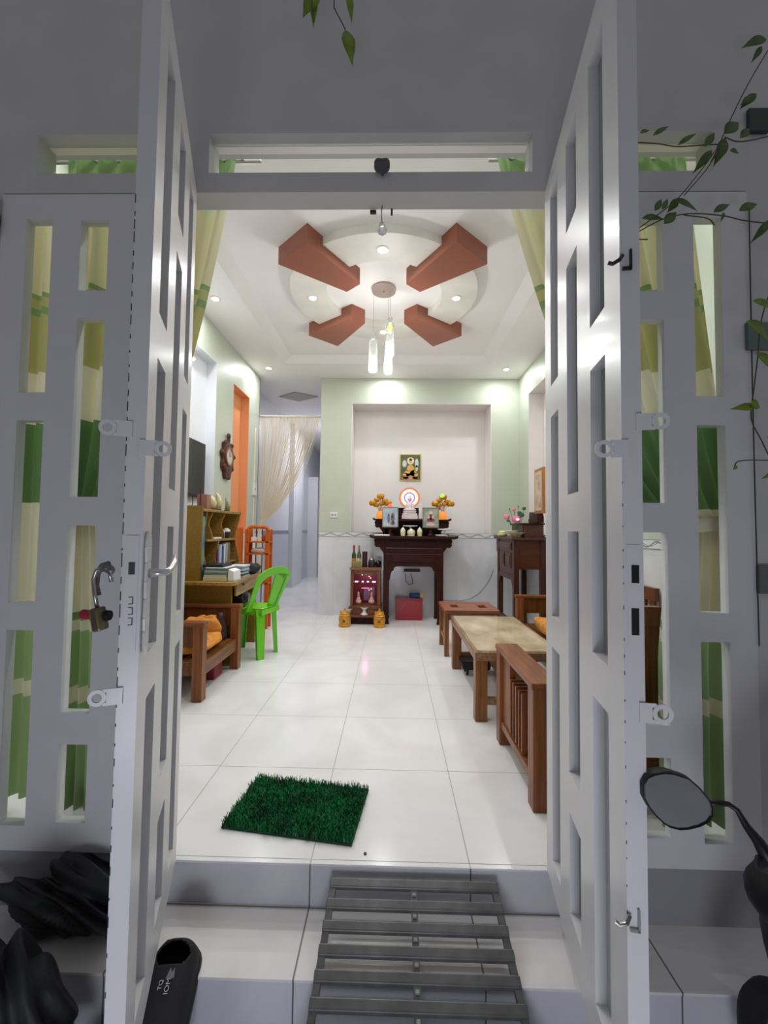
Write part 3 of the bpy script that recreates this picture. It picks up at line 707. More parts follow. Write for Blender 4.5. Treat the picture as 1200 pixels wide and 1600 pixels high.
# slotted stool / end table behind it
r = thing('side_table', 'small reddish wooden side table with slotted top beyond the coffee table', 'table', (.80, 4.38, 0))
for x in (.535, 1.03):
    for y in (4.20, 4.62): MB().box(x, x + .045, y, y + .045, 0, .43).build('leg', W_tab, r, bevel=.003)
MB().box(.53, 1.08, 4.17, 4.24, .43, .465).box(.53, 1.08, 4.62, 4.69, .43, .465).box(.53, .62, 4.24, 4.62, .43, .465).box(.99, 1.08, 4.24, 4.62, .43, .465).box(.70, .91, 4.27, 4.59, .435, .462).box(.62, .99, 4.24, 4.27, .43, .465).box(.62, .99, 4.59, 4.62, .43, .465).box(.62, .70, 4.27, 4.34, .43, .463).box(.91, .99, 4.27, 4.34, .43, .463).box(.62, .70, 4.50, 4.59, .43, .463).box(.91, .99, 4.50, 4.59, .43, .463).build('slotted_top', wood('redder_wood_x', rgb(160, 98, 70), 'x'), r, bevel=.003)
MB().box(.545, .565, 4.24, 4.62, .14, .17).box(1.05, 1.07, 4.24, 4.62, .14, .17).box(.575, 1.03, 4.21, 4.23, .36, .43).build('stretcher', W_tab, r)
# small black device on feet under the table
r = thing('hot_plate', 'small black footed appliance on the floor under the coffee table', 'appliance', (.74, 3.78, 0))
MB().prism([(.63, .05), (.86, .05), (.88, .12), (.61, .12)], 'xz', 3.66, 3.82).build('body', M_black, r, bevel=.008)
for x, y in ((.67, 3.69), (.82, 3.69), (.67, 3.79), (.82, 3.79)): MB().cyl((x, y, 0), (x, y, .052), .01, .014, n=12).build('foot', M_black, r)
tag(MB().box(.66, .86, 3.9, 4.08, .005, .03).build('white_tray', M_white, bevel=.004), 'flat white tray on the floor under the far end of the coffee table', 'tray')

# ------------------------------------------------------------ desk, bookcase, left side
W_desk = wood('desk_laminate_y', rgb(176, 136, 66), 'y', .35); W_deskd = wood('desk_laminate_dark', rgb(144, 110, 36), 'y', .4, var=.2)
r = thing('desk', 'yellowish wooden desk with drawer front against the left wall', 'desk', (-1.69, 4.2, 0))
MB().prism([(-1.97, 3.70), (-1.42, 3.66), (-1.39, 3.70), (-1.46, 4.66), (-1.97, 4.68)], 'xy', .74, .77).build('desktop', W_desk, r, bevel=.004)
MB().prism([(-1.445, 3.83), (-1.425, 3.83), (-1.475, 4.62), (-1.495, 4.62)], 'xy', .625, .74).build('drawer', W_desk, r, bevel=.002)
MB().cyl((-1.432, 4.02, .71), (-1.424, 4.02, .71), .011, n=14).build('drawer_lock', M_black, r.children[-1])
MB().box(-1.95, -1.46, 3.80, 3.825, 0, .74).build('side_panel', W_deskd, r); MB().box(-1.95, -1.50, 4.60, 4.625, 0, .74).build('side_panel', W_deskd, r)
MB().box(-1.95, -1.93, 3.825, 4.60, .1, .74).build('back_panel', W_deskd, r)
r = thing('bookcase', 'wooden bookcase hutch with wavy dividers standing on the desk', 'bookcase', (-1.84, 4.25, .77))
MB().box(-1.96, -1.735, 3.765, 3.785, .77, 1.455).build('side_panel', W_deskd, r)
def wavy(y, z0, z1, xf, nm='divider', amp=.018, th=.014):
    mb = MB(); n = 16
    poly = [(xf - .03 + amp * math.sin(i / n * 2 * PI * 1.1 + .8), z0 + (z1 - z0) * i / n) for i in range(n + 1)] + [(-1.955, z1), (-1.955, z0)]
    mb.prism(poly, 'xz', y, y + th); mb.build(nm, W_desk, r)
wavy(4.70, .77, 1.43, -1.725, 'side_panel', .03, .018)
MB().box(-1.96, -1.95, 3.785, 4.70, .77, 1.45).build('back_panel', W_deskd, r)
MB().box(-1.96, -1.73, 3.785, 4.70, 1.405, 1.43).build('shelf', W_desk, r, bevel=.003)
MB().box(-1.955, -1.74, 3.90, 4.70, 1.12, 1.142).build('shelf', W_desk, r, bevel=.003)
MB().box(-1.955, -1.76, 4.376, 4.70, .88, .895).build('shelf', W_desk, r)
wavy(3.90, .77, 1.405, -1.74); wavy(4.00, 1.142, 1.405, -1.73); wavy(4.30, 1.142, 1.405, -1.73); wavy(4.16, .77, 1.12, -1.73)
cols = [(120, 90, 120), (170, 170, 190), (200, 205, 215), (40, 80, 150), (70, 110, 180), (225, 225, 228), (150, 160, 170), (190, 180, 140), (120, 110, 80), (96, 120, 140)]
descs = ['dull purple', 'pale violet', 'light grey', 'dark blue', 'mid blue', 'white', 'blue grey', 'beige', 'olive brown', 'slate blue']
y = 4.185
for k, cc in enumerate(cols):
    t = .022 + .006 * (k % 3); h = .27 + .02 * ((k * 7) % 3) - (.06 if k > 7 else 0)
    tag(MB().box(-1.93, -1.755, y, y + t, .896 if y > 4.37 else .772, (.896 if y > 4.37 else .772) + (h if y < 4.37 else .20)).build('book', mat('book_cover_%d' % k, rgb(*cc), .5), bevel=.002),
        '%s book standing in the lower compartment of the bookcase' % descs[k], 'book', 'books upright in the bookcase')
    y += t + .004
# tall rolled poster in the near compartment
tag(MB().box(-1.90, -1.76, 3.80, 3.885, .772, 1.36).build('tall_folder', mat('green_blue_print', rgb(120, 170, 90), .5, nscale=6, col2=rgb(40, 100, 170), stretch=(1, 1, .8))), 'tall green and blue printed folder in the narrow near compartment of the bookcase', 'folder')
tag(MB().box(-1.84, -1.745, 4.06, 4.24, 1.143, 1.16).build('card_box', M_white, bevel=.002), 'small flat white box on the upper bookcase shelf', 'box')
tag(MB().lathe((-1.79, 4.37, 1.143), [(.022, 0), (.024, .03), (.022, .075), (.012, .085)], 16).build('white_jar', M_white, smooth=True), 'small white jar beside the blue cup on the upper bookcase shelf', 'jar')
r2 = thing('cup', 'dark blue cup with white dome lid on the upper bookcase shelf', 'cup', (-1.80, 4.49, 1.143))
MB().lathe((-1.80, 4.49, 1.143), [(.03, 0), (.042, .06), (.044, .065)], 20).build('cup_body', mat('navy_ceramic', rgb(44, 54, 92), .4), r2, smooth=True)
MB().lathe((-1.80, 4.49, 1.208), [(.046, 0), (.042, .02), (.022, .04), (.001, .045)], 20).build('lid', M_white, r2, smooth=True)
# on top of the bookcase
tag(MB().bar((-1.82, 3.90, 1.432), (-1.815, 3.90, 1.62), .012, .012).build('thin_stick', mat('dark_red_lacquer', rgb(90, 36, 36), .4)), 'thin dark red stick standing on the near end of the bookcase top', 'stick')
tag(MB().box(-1.88, -1.78, 3.96, 4.04, 1.432, 1.575).build('brown_box', mat('brown_card', rgb(158, 116, 96), .6), bevel=.003), 'brown upright box on top of the bookcase', 'box')
tag(MB().prism([(-1.92, 3.84), (-1.76, 3.84), (-1.75, 3.98), (-1.90, 4.0)], 'xy', 1.431, 1.438).build('dark_dish', mat('dark_dish_glaze', rgb(70, 40, 36), .3)), 'flat dark dish on top of the bookcase near its front', 'dish')
def horn(x, y, h, r0, lab, colr):
    rr = thing('carved_ornament', lab, 'ornament', (x, y, 1.432), 'pale carved ornaments on the bookcase')
    MB().lathe((x, y, 1.432), [(r0 * 1.1, 0), (r0 * 1.1, .012), (r0 * .8, .02)], 18).build('base', mat('dark_base', rgb(60, 50, 44), .5), rr)
    pts = [(x, y, 1.45), (x + .01, y + .004, 1.45 + h * .4), (x + .004, y - .008, 1.45 + h * .75), (x - .012, y - .02, 1.45 + h)]
    MB().tube(pts, r0, 12, rr=[r0 * .9, r0, r0 * .7, r0 * .15]).build('carving', colr, rr, smooth=True)
cream = mat('cream_carving', rgb(214, 204, 164), .4, noise=.3, nscale=20); olive = mat('olive_carving', rgb(170, 172, 130), .4, noise=.4, nscale=20)
horn(-1.82, 4.14, .13, .045, 'pale cream carved block ornament nearest the brown box', cream)
horn(-1.82, 4.30, .17, .036, 'tall cream horn shaped carving on the bookcase top', cream)
horn(-1.81, 4.52, .13, .030, 'olive leaf shaped carving at the far end of the bookcase top', olive)
# piles on the desk
M_paper = mat('paper_white', rgb(226, 226, 226), .7)
z = .771
for k, (cc, t, lb) in enumerate((((196, 186, 140), .035, 'thick cream book at the bottom of the near desk pile'), ((206, 200, 170), .018, 'thin cream book second in the near desk pile'), ((120, 140, 120), .022, 'grey green book in the middle of the near desk pile'), ((150, 165, 150), .018, 'pale green book in the near desk pile'), ((92, 110, 96), .018, 'dark green book under the black folder on the near pile'), ((226, 226, 222), .008, 'thin white booklet on top of the near desk pile'))):
    tag(MB().box(-1.70 + .004 * k, -1.49 - .005 * (k % 2), 3.74 + .004 * (k % 3), 3.96, z, z + t).build('book', mat('pile_cover_%d' % k, rgb(*cc), .5), bevel=.002), lb, 'book', 'books piled on the near end of the desk'); z += t + .0008
tag(MB().box(-1.72, -1.53, 3.76, 3.98, z, z + .025).build('black_folder', M_black, bevel=.006), 'black folder lying on top of the near desk pile', 'folder')
tag(MB().prism([(-1.484, .771), (-1.425, .771), (-1.43, .86), (-1.48, .88)], 'xz', 3.76, 3.93).build('paper_stack', M_paper, bevel=.003), 'stack of white papers at the desk corner beside the near book pile', 'paper stack')
z = .771
for k in range(7):
    cc = [(180, 186, 196), (60, 70, 80), (220, 224, 228), (90, 120, 140), (200, 206, 214), (150, 150, 170), (216, 216, 224)][k]; nm = ['light blue grey', 'dark slate', 'off white', 'steel blue', 'pale silver', 'dusty violet', 'bright white'][k]
    tag(MB().box(-1.60 + .003 * (k % 2), -1.445 - .004 * (k % 3), 4.05, 4.24 - .006 * (k % 3), z, z + .016).build('booklet', mat('booklet_%d' % k, rgb(*cc), .5), bevel=.001), '%s booklet in the second desk pile' % nm, 'book', 'booklets in the second desk pile'); z += .0165
cushion('black_bag', (-1.56, 4.46, .82), (.26, .36, .10), 'black soft bag lying on the far end of the desk', mat('black_fabric', rgb(30, 30, 34), .8), seed=4, cat='bag')
cushion('helmet', (-1.56, 4.22, .53), (.22, .22, .20), 'shiny black helmet hanging under the desk drawer', mat('glossy_black', rgb(20, 28, 36), .12, coat=.6), seed=0, cat='helmet')
cushion('crumpled_cloth', (-1.68, 5.28, .965), (.2, .14, .07), 'crumpled pale pink cloth on the orange rack', mat('pale_cloth', rgb(206, 184, 170), .85, noise=.3, nscale=16, bump=.4), seed=6, cat='cloth')
tag(MB().box(-1.93, -1.54, 4.66, 4.69, .02, .38).build('cardboard_sheet', mat('tan_board', rgb(190, 150, 104), .7), bevel=.01), 'tan board standing on the floor at the far end of the desk', 'board')

# orange-brown wooden rack
W_or = wood('orange_wood_z', rgb(208, 106, 40), 'z', var=.3)
r = thing('wooden_rack', 'orange brown open wooden rack in front of the orange wall niche', 'rack', (-1.67, 5.36, 0))
for x in (-1.85, -1.59):
    for y in (5.20, 5.34): MB().box(x, x + .05, y, y + .025, 0, 1.24).build('post', W_or, r, bevel=.003)
MB().tube([(-1.815, 5.215, 1.22), (-1.80, 5.215, 1.255), (-1.77, 5.215, 1.268), (-1.60, 5.215, 1.268), (-1.57, 5.215, 1.255), (-1.555, 5.215, 1.22)], .024, 8).build('top_rail', W_or, r)
for z in (1.07, .92, .55, .20): MB().box(-1.83, -1.545, 5.20, 5.37, z, z + .018).build('shelf', W_or, r, bevel=.002)
bars = MB()
for k in range(3): bars.box(-1.76 + k * .08, -1.75 + k * .08, 5.352, 5.36, .2, 1.25)
bars.build('back_bar', mat('dark_rod', rgb(50, 36, 34), .5), r)
tag(MB().box(-1.955, -1.865, 4.95, 5.20, 0, 1.26).build('side_cabinet', W_or, bevel=.006), 'narrow orange brown cabinet between the bookcase and the open rack', 'cabinet')
tag(MB().box(-1.78, -1.72, 5.24, 5.32, 1.089, 1.14).build('rack_box', M_paper, bevel=.003), 'small white packet on the top rack shelf', 'packet')
tag(MB().lathe((-1.64, 5.30, 1.089), [(.025, 0), (.028, .05), (.02, .08)], 14).build('rack_jar', mat('brick_jar', rgb(170, 70, 50), .4), smooth=True), 'small reddish jar on the top rack shelf', 'jar')
cushion('folded_bag', (-1.69, 5.28, .62), (.2, .14, .09), 'beige folded bag on the middle rack shelf', mat('beige_cloth', rgb(210, 180, 140), .8), seed=8, cat='bag')
tag(MB().box(-1.894, -1.884, 4.949, 4.951, 1.0, 1.02).box(-1.91, -1.88, 4.944, 4.949, 1.14, 1.19).build('black_tag', M_black), 'small black object fixed to the near side of the narrow cabinet', 'hook')

# television, clock, switches
r = thing('television', 'flat black television hanging in the white left niche', 'television', (XL - .09, 3.86, 1.61))
MB().box(XL - .10, XL - .055, 3.34, 4.50, 1.575, 2.165).build('casing', M_black, r, bevel=.006)
MB().box(XL - .055, XL - .052, 3.36, 4.485, 1.60, 2.15).build('screen', mat('tv_screen', rgb(34, 34, 38), .12, coat=.5), r)
MB().tube([(XL - .09, 4.30, 1.575), (XL - .095, 4.32, 1.50), (XL - .10, 4.28, 1.44), (XL - .09, 4.36, 1.36), (XL - .09, 4.42, 1.23)], .004, 6).build('power_cable', M_black, r)
r = thing('wall_clock', 'carved dark wooden wall clock with round face on the left wall', 'clock', (XL + .03, 4.91, 1.86))
W_clk = wood('carved_dark_wood', rgb(84, 50, 38), 'z', .3)
out = []
for i in range(48):
    a = 2 * PI * i / 48; rr = .165 + .018 * math.sin(a * 9)
    yy, zz = 4.90 + rr * math.cos(a) * .98, 2.10 + rr * 1.15 * math.sin(a)
    if math.sin(a) < -.2: zz -= .10 * (-math.sin(a) - .2)
    out.append((yy, zz))
MB().prism(out, 'yz', XL, XL + .045).build('clock_case', W_clk, r, bevel=.01)
MB().prism([(4.90 - .13, 2.02), (4.90 + .13, 2.02), (4.90 + .10, 1.93), (4.905, 1.855), (4.90 - .10, 1.93)], 'yz', XL, XL + .05).build('pendant_point', W_clk, r, bevel=.01)
k_ = MB()
for dy, dz, rr in ((0, 2.345, .04), (.0, 2.30, .022), (-.10, 2.25, .028), (.10, 2.25, .028), (-.17, 2.12, .03), (.17, 2.12, .03), (-.12, 1.97, .035), (.12, 1.97, .035), (0, 1.945, .03)):
    k_.ball((XL + .035, 4.90 + dy, dz), .022, rr, rr)
k_.build('carved_knob', W_clk, r, smooth=True)
ring = MB(); ring.ringplate((XL + .052, 4.90, 2.10), .095, .118, (0, 1, 0), (0, 0, 1), .014, 36); ring.build('bezel', mat('bezel_wood', rgb(120, 76, 56), .3), r)
MB().cyl((XL + .046, 4.90, 2.10), (XL + .052, 4.90, 2.10), .096, n=36).build('dial', mat('dial_cream', rgb(206, 196, 180), .4), r)
hn = MB(); hn.box(XL + .052, XL + .056, 4.897, 4.903, 2.10, 2.175).bar((XL + .054, 4.90, 2.10), (XL + .054, 4.95, 2.12), .005, .003)
for i in range(12):
    a = PI / 6 * i; hn.box(XL + .052, XL + .055, 4.90 + .082 * math.cos(a) - .004, 4.90 + .082 * math.cos(a) + .004, 2.10 + .082 * math.sin(a) - .004, 2.10 + .082 * math.sin(a) + .004)
hn.build('clock_hand', M_black, r)
def switch(name, x0, x1, y0, y1, z0, z1, label, face):
    rr = thing(name, label, 'switch', ((x0 + x1) / 2, (y0 + y1) / 2, z0))
    MB().box(x0, x1, y0, y1, z0, z1).build('plate', M_white, rr, bevel=.003)
    zc = (z0 + z1) / 2
    if face == 'x': MB().box(x1, x1 + .004, y0 + .02, y0 + .045, zc - .012, zc + .012).build('rocker', mat('switch_grey', rgb(150, 148, 150), .4), rr)
    else: MB().box(x0 + .02, x0 + .045, y0 - .004, y0, zc - .012, zc + .012).box(x1 - .045, x1 - .02, y0 - .004, y0, zc - .012, zc + .012).build('rocker', mat('switch_grey', rgb(150, 148, 150), .4), rr)
switch('wall_switch', XL, XL + .03, 5.88, 5.99, 1.72, 1.90, 'white switch box on the left wall beside the bead curtain', 'x')
switch('wall_switch', -.91, -.80, YB - .014, YB, 1.42, 1.50, 'white switch plate on the green wall left of the altar niche', 'y')
tag(MB().box(XL, XL + .012, 5.93, 5.945, .2, 1.72).box(XL, XL + .012, 5.93, 5.945, 1.90, 2.7).build('wire_conduit', M_white), 'thin pale conduit running up the left wall through the switch box', 'conduit')
# access panel in the corridor ceiling
tag(MB().prism([(-1.95, 6.96), (-1.62, 6.72), (-1.28, 6.95), (-1.66, 7.2)], 'xy', ZS - .018, ZS).build('ceiling_panel', mat('panel_grey', rgb(176, 174, 164), .6), bevel=.004), 'small diamond shaped panel on the corridor ceiling', 'ceiling panel')

# bead curtain ----------------------------------------------------------
r = thing('bead_curtain', 'cream string curtain pulled aside to the left at the corridor entrance', 'bead curtain', (-1.96, 6.16, 1.2))
MB().cyl((-2.02, 6.20, 2.945), (BX0 + .01, 6.20, 2.945), .014).build('rail', mat('cream_rail', rgb(206, 196, 176), .6), r)
st = MB(); beads = MB(); rnd = random.Random(3)
for k in range(120):
    t = k / 119; x0 = -2.0 + t * .90 + rnd.uniform(-.004, .004)
    tie = Vector((-1.955 + rnd.uniform(-.012, .012), 6.13 + rnd.uniform(-.02, .02), 1.27 + rnd.uniform(-.01, .03)))
    top = Vector((x0, 6.20 + rnd.uniform(-.012, .012), 2.93)); s = .28 + rnd.uniform(-.05, .09)
    ctl = Vector((top.x + (tie.x - top.x) * s, 6.19 + rnd.uniform(-.03, .03), 2.93 + (tie.z - 2.93) * (.69 - .15 * rnd.random() * (1 - t))))
    pts = [top * (1 - u) ** 2 + ctl * 2 * u * (1 - u) + tie * u * u for u in [i / 14 for i in range(15)]]
    st.tube(pts, .0026, 4)
    for q in pts[1::3]: beads.ball(q, .005, n=6, m=4)
for k in range(26):
    x = -1.96 + rnd.uniform(-.02, .02); st.tube([(x, 6.13, 1.27), (x + rnd.uniform(-.03, .03), 6.12, .95), (x + rnd.uniform(-.04, .04), 6.12, .62)], .0026, 4)
M_str = mat('cream_string', rgb(226, 214, 190), .6)
o = st.build('strings', M_str, r); o['kind'] = 'stuff'
o = beads.build('beads', mat('bead_cream', rgb(232, 222, 200), .3), r); o['kind'] = 'stuff'

# ------------------------------------------------------------ altar
W_alt = wood('altar_rosewood_z', rgb(58, 20, 10), 'z', .45, 0, .5, .22); W_altx = wood('altar_rosewood_x', rgb(58, 22, 12), 'x', .42, 0, .5, .22)
def scroll(cx, cz, s, flip, k=1.0):
    """bracket outline under the end of an altar top, in xz"""
    p = [(0, 0), (.135, 0), (.15, -.03), (.135, -.065), (.145, -.09), (.115, -.125), (.07, -.12), (.055, -.145), (.02, -.19), (0, -.26)]
    return [(cx + flip * u * s, cz + v * s * k) for u, v in p]
r = thing('altar_table', 'tall dark rosewood altar table with scrolled ends before the wall niche', 'altar', (.28, 5.8, 0))
tp = MB().box(-.25, .83, 5.51, 6.08, 1.135, 1.168); tp.prism([(-.25, 1.135), (-.295, 1.15), (-.30, 1.185), (-.285, 1.18), (-.25, 1.168)], 'xz', 5.51, 6.08); tp.prism([(.83, 1.135), (.875, 1.15), (.88, 1.185), (.865, 1.18), (.83, 1.168)], 'xz', 5.51, 6.08)
tp.build('tabletop', W_altx, r, bevel=.004)
MB().box(-.08, .66, 5.585, 6.02, .80, 1.135).build('cabinet_body', W_altx, r)
for k in range(3):
    MB().box(-.03 + k * .225, .175 + k * .225, 5.572, 5.585, 1.03, 1.11).box(-.01 + k * .225, .155 + k * .225, 5.566, 5.574, 1.045, 1.095).build('carved_drawer', W_altx, r, bevel=.004)
MB().box(-.08, .66, 5.568, 5.585, 1.0, 1.015).box(-.08, .66, 5.568, 5.585, .925, .935).build('moulding', wood('lighter_rosewood_x', rgb(96, 50, 38), 'x', .3), r, bevel=.002)
MB().box(-.02, .27, 5.574, 5.585, .945, .99).box(.31, .60, 5.574, 5.585, .945, .99).box(.0, .58, 5.574, 5.585, .82, .91).build('carved_panel', W_altx, r, bevel=.005)
ap = [(-.04, .81), (.62, .81), (.62, .56), (.60, .60), (.59, .66), (.575, .70), (.555, .71), (.54, .755), (.50, .765), (.08, .765), (.04, .755), (.025, .71), (.005, .70), (-.01, .66), (-.02, .60), (-.04, .56)]
MB().prism(ap, 'xz', 5.575, 5.595).build('apron', W_altx, r, bevel=.002)
for x, y in ((-.11, 5.58), (.615, 5.58), (-.11, 5.96), (.615, 5.96)):
    lg = MB().box(x, x + .075, y, y + .07, .05, 1.135); lg.prism([(x + .004, .05), (x + .071, .05), (x + .085, .0), (x - .008, 0)], 'xz', y - .005, y + .072); lg.build('leg', W_alt, r, bevel=.003)
MB().prism(scroll(-.10, 1.135, .95, -1), 'xz', 5.59, 5.66).build('scroll_bracket', W_altx, r, bevel=.008)
MB().prism(scroll(.67, 1.135, .95, 1), 'xz', 5.59, 5.66).build('scroll_bracket', W_altx, r, bevel=.008)
# tiered stand on the altar
r = thing('altar_stand', 'dark two tier rosewood stand on top of the altar table', 'altar stand', (.28, 5.93, 1.169))
sp_ = MB().box(-.23, .78, 5.74, 6.07, 1.375, 1.402); sp_.prism([(-.23, 1.375), (-.265, 1.39), (-.27, 1.42), (-.255, 1.415), (-.23, 1.402)], 'xz', 5.74, 6.07); sp_.prism([(.78, 1.375), (.815, 1.39), (.82, 1.42), (.805, 1.415), (.78, 1.402)], 'xz', 5.74, 6.07)
sp_.build('lower_tier', W_altx, r, bevel=.003)
MB().prism(scroll(-.12, 1.375, .85, -1, .9), 'xz', 5.80, 6.05).build('scroll_end', W_altx, r, bevel=.006)
MB().prism(scroll(.67, 1.375, .85, 1, .9), 'xz', 5.80, 6.05).build('scroll_end', W_altx, r, bevel=.006)
MB().box(-.13, .68, 5.98, 6.04, 1.169, 1.375).box(-.13, -.10, 5.80, 6.0, 1.169, 1.375).box(.65, .68, 5.80, 6.0, 1.169, 1.375).build('stand_body', W_altx, r)
MB().box(-.12, .69, 5.95, 6.07, 1.548, 1.568).box(-.10, .67, 5.97, 6.06, 1.402, 1.548).build('upper_tier', W_altx, r, bevel=.003)

def seated_figure(name, c, h, label, m, cat='statue', halo=False):
    x, y, z = c; r = thing(name, label, cat, c); s = h / .29
    MB().box(x - .095 * s, x + .095 * s, y - .055 * s, y + .055 * s, z, z + .045 * s).box(x - .088 * s, x + .088 * s, y - .05 * s, y + .05 * s, z + .052 * s, z + .068 * s).box(x - .082 * s, x + .082 * s, y - .045 * s, y + .045 * s, z + .045 * s, z + .052 * s).build('pedestal', m, r, bevel=.003 * s)
    lo = MB().lathe((x, y, z + .068 * s), [(.060 * s, 0), (.078 * s, .012 * s), (.082 * s, .028 * s), (.068 * s, .03 * s), (.001, .03 * s)], 24, sy=.7); lo.build('lotus_base', m, r, smooth=False)
    b = MB(); b.ball((x, y - .01 * s, z + .112 * s), .078 * s, .048 * s, .022 * s).ball((x, y, z + .155 * s), .044 * s, .032 * s, .055 * s).ball((x - .04 * s, y - .012 * s, z + .150 * s), .017 * s, .018 * s, .045 * s).ball((x + .04 * s, y - .012 * s, z + .150 * s), .017 * s, .018 * s, .045 * s).ball((x, y - .035 * s, z + .128 * s), .022 * s, .014 * s, .010 * s)
    b.tube([(x, y, z + .19 * s), (x, y, z + .225 * s)], .014 * s, 12)
    b.build('body', m, r, smooth=True)
    hd = MB().ball((x, y - .002, z + .243 * s), .025 * s, .025 * s, .031 * s).ball((x, y, z + .278 * s), .011 * s, .011 * s, .012 * s).ball((x - .025 * s, y, z + .24 * s), .004 * s, .006 * s, .013 * s).ball((x + .025 * s, y, z + .24 * s), .004 * s, .006 * s, .013 * s).ball((x, y - .026 * s, z + .242 * s), .004 * s, .005 * s, .007 * s)
    hd.build('head', m, r, smooth=True)
    return r
M_statue = mat('white_stone', rgb(226, 214, 214), .35)
seated_figure('seated_statue', (.245, 5.84, 1.403), .34, 'white seated statue on pedestal in front of the glowing halo', M_statue)
r = thing('halo_lamp', 'round glowing halo lamp with purple centre and red rim behind the statue', 'lamp', (.245, 5.925, 1.565))
MB().cyl((.245, 5.935, 1.71), (.245, 5.945, 1.71), .148, n=40).build('backing', mat('halo_back', rgb(120, 60, 50), .5), r)
MB().ringplate((.245, 5.932, 1.71), .122, .146, (1, 0, 0), (0, 0, 1), .006, 40).build('red_rim', emis('led_red', (1, .20, .10, 1), .75), r)
MB().ringplate((.245, 5.930, 1.71), .082, .122, (1, 0, 0), (0, 0, 1), .006, 40).build('warm_ring', emis('led_warm', (1, .82, .50, 1), 1.5), r)
MB().ringplate((.245, 5.928, 1.71), .06, .082, (1, 0, 0), (0, 0, 1), .006, 40).build('violet_ring', emis('led_violet', (.40, .34, 1, 1), .7), r)
MB().ringplate((.245, 5.926, 1.71), .001, .06, (1, 0, 0), (0, 0, 1), .006, 40).build('purple_centre', emis('led_purple', (1, .35, .95, 1), 3.0), r)
ray = MB()
for j in range(36):
    a = 2 * PI * j / 36; ray.bar((.245 + .084 * math.cos(a), 5.925, 1.71 + .084 * math.sin(a)), (.245 + .121 * math.cos(a), 5.925, 1.71 + .121 * math.sin(a)), .004, .003)
ray.build('ray_pattern', mat('ray_orange', rgb(230, 150, 90), .5), r)
# standing figurine
r = thing('figurine', 'small white standing figurine right of the seated statue', 'statue', (.40, 5.84, 1.403))
MB().lathe((.40, 5.84, 1.403), [(.036, 0), (.038, .02), (.030, .03), (.034, .05), (.026, .10), (.030, .14), (.016, .165), (.018, .185), (.016, .20), (.004, .212)], 20, sy=.7).build('robe', M_statue, r, smooth=True)
MB().ball((.40, 5.838, 1.60), .015, .015, .018).build('head', M_statue, r, smooth=True)

def picture(name, x0, x1, z0, z1, y, label, art, cols, lean=0.0, cat='picture'):
    r = thing(name, label, cat, ((x0 + x1) / 2, y, z0))
    f = .012
    MB().box(x0, x1, y, y + .012, z0, z0 + f).box(x0, x1, y, y + .012, z1 - f, z1).box(x0, x0 + f, y, y + .012, z0 + f, z1 - f).box(x1 - f, x1, y, y + .012, z0 + f, z1 - f).build('frame', mat('grey_gold_frame', rgb(150, 136, 112), .35, metal=.3), r, bevel=.002)
    MB().box(x0 + f, x1 - f, y + .006, y + .010, z0 + f, z1 - f).build('image', mat(name + '_ground_%d' % int(x0 * 1000), rgb(*cols[0]), .5, nscale=12, col2=rgb(*cols[1])), r)
    cx, zc, hh = (x0 + x1) / 2, (z0 + z1) / 2, (z1 - z0)
    shp = MB(); t = y + .0035
    for (u, v, a, b) in art[0]: shp.cyl_e((cx + u * hh, t, zc + v * hh), a * hh, b * hh)
    shp.build('painted_figure', mat(name + '_fig_%d' % int(x0 * 1000), rgb(*cols[2]), .5), r)
    s2 = MB()
    for (u, v, a, b) in art[1]: s2.cyl_e((cx + u * hh, t - .0008, zc + v * hh), a * hh, b * hh)
    s2.build('painted_detail', mat(name + '_det_%d' % int(x0 * 1000), rgb(*cols[3]), .5), r)
    return r
def cyl_e(s, c, a, b, n=20, th=.0008):
    vs = [(c[0] + a * math.cos(2 * PI * j / n), c[1] + k * th, c[2] + b * math.sin(2 * PI * j / n)) for k in (0, 1) for j in range(n)]
    return s.add(vs, [tuple(range(n))[::-1], tuple(range(n, 2 * n))] + [(j, (j + 1) % n, n + (j + 1) % n, n + j) for j in range(n)])
MB.cyl_e = cyl_e
def small_stand(x, y, z0, z1, label):
    r = thing('picture_stand', label, 'stand', (x, y, z0))
    MB().box(x - .08, x + .08, y - .05, y + .05, z1 - .016, z1).build('stand_top', W_altx, r, bevel=.004)
    MB().lathe((x, y, z0), [(.05, 0), (.06, .012), (.03, .03), (.024, (z1 - z0) * .5), (.04, z1 - z0 - .016)], 18).build('stand_foot', W_alt, r, smooth=True)
small_stand(-.025, 5.70, 1.169, 1.285, 'small dark turned stand under the left framed picture on the altar')
small_stand(.525, 5.70, 1.169, 1.285, 'small dark turned stand under the right framed picture on the altar')
picture('framed_picture', -.135, .085, 1.286, 1.562, 5.66, 'small framed picture of two riders on blue ground, left on the altar', ([(-.08, -.08, .07, .22), (.12, -.02, .10, .25), (.12, -.30, .12, .10)], [(.10, .02, .05, .09), (-.08, .12, .04, .05), (.14, -.26, .05, .10)]), ((150, 176, 206), (196, 206, 200), (120, 116, 128), (90, 56, 60)))
picture('framed_picture', .415, .635, 1.286, 1.562, 5.66, 'small framed picture of a crowned seated figure, right on the altar', ([(0, -.05, .17, .22), (0, .20, .10, .14), (0, -.34, .24, .07)], [(0, -.12, .20, .10), (0, .10, .06, .07), (0, -.02, .05, .10)]), ((176, 172, 150), (110, 146, 130), (214, 190, 180), (140, 60, 90)))
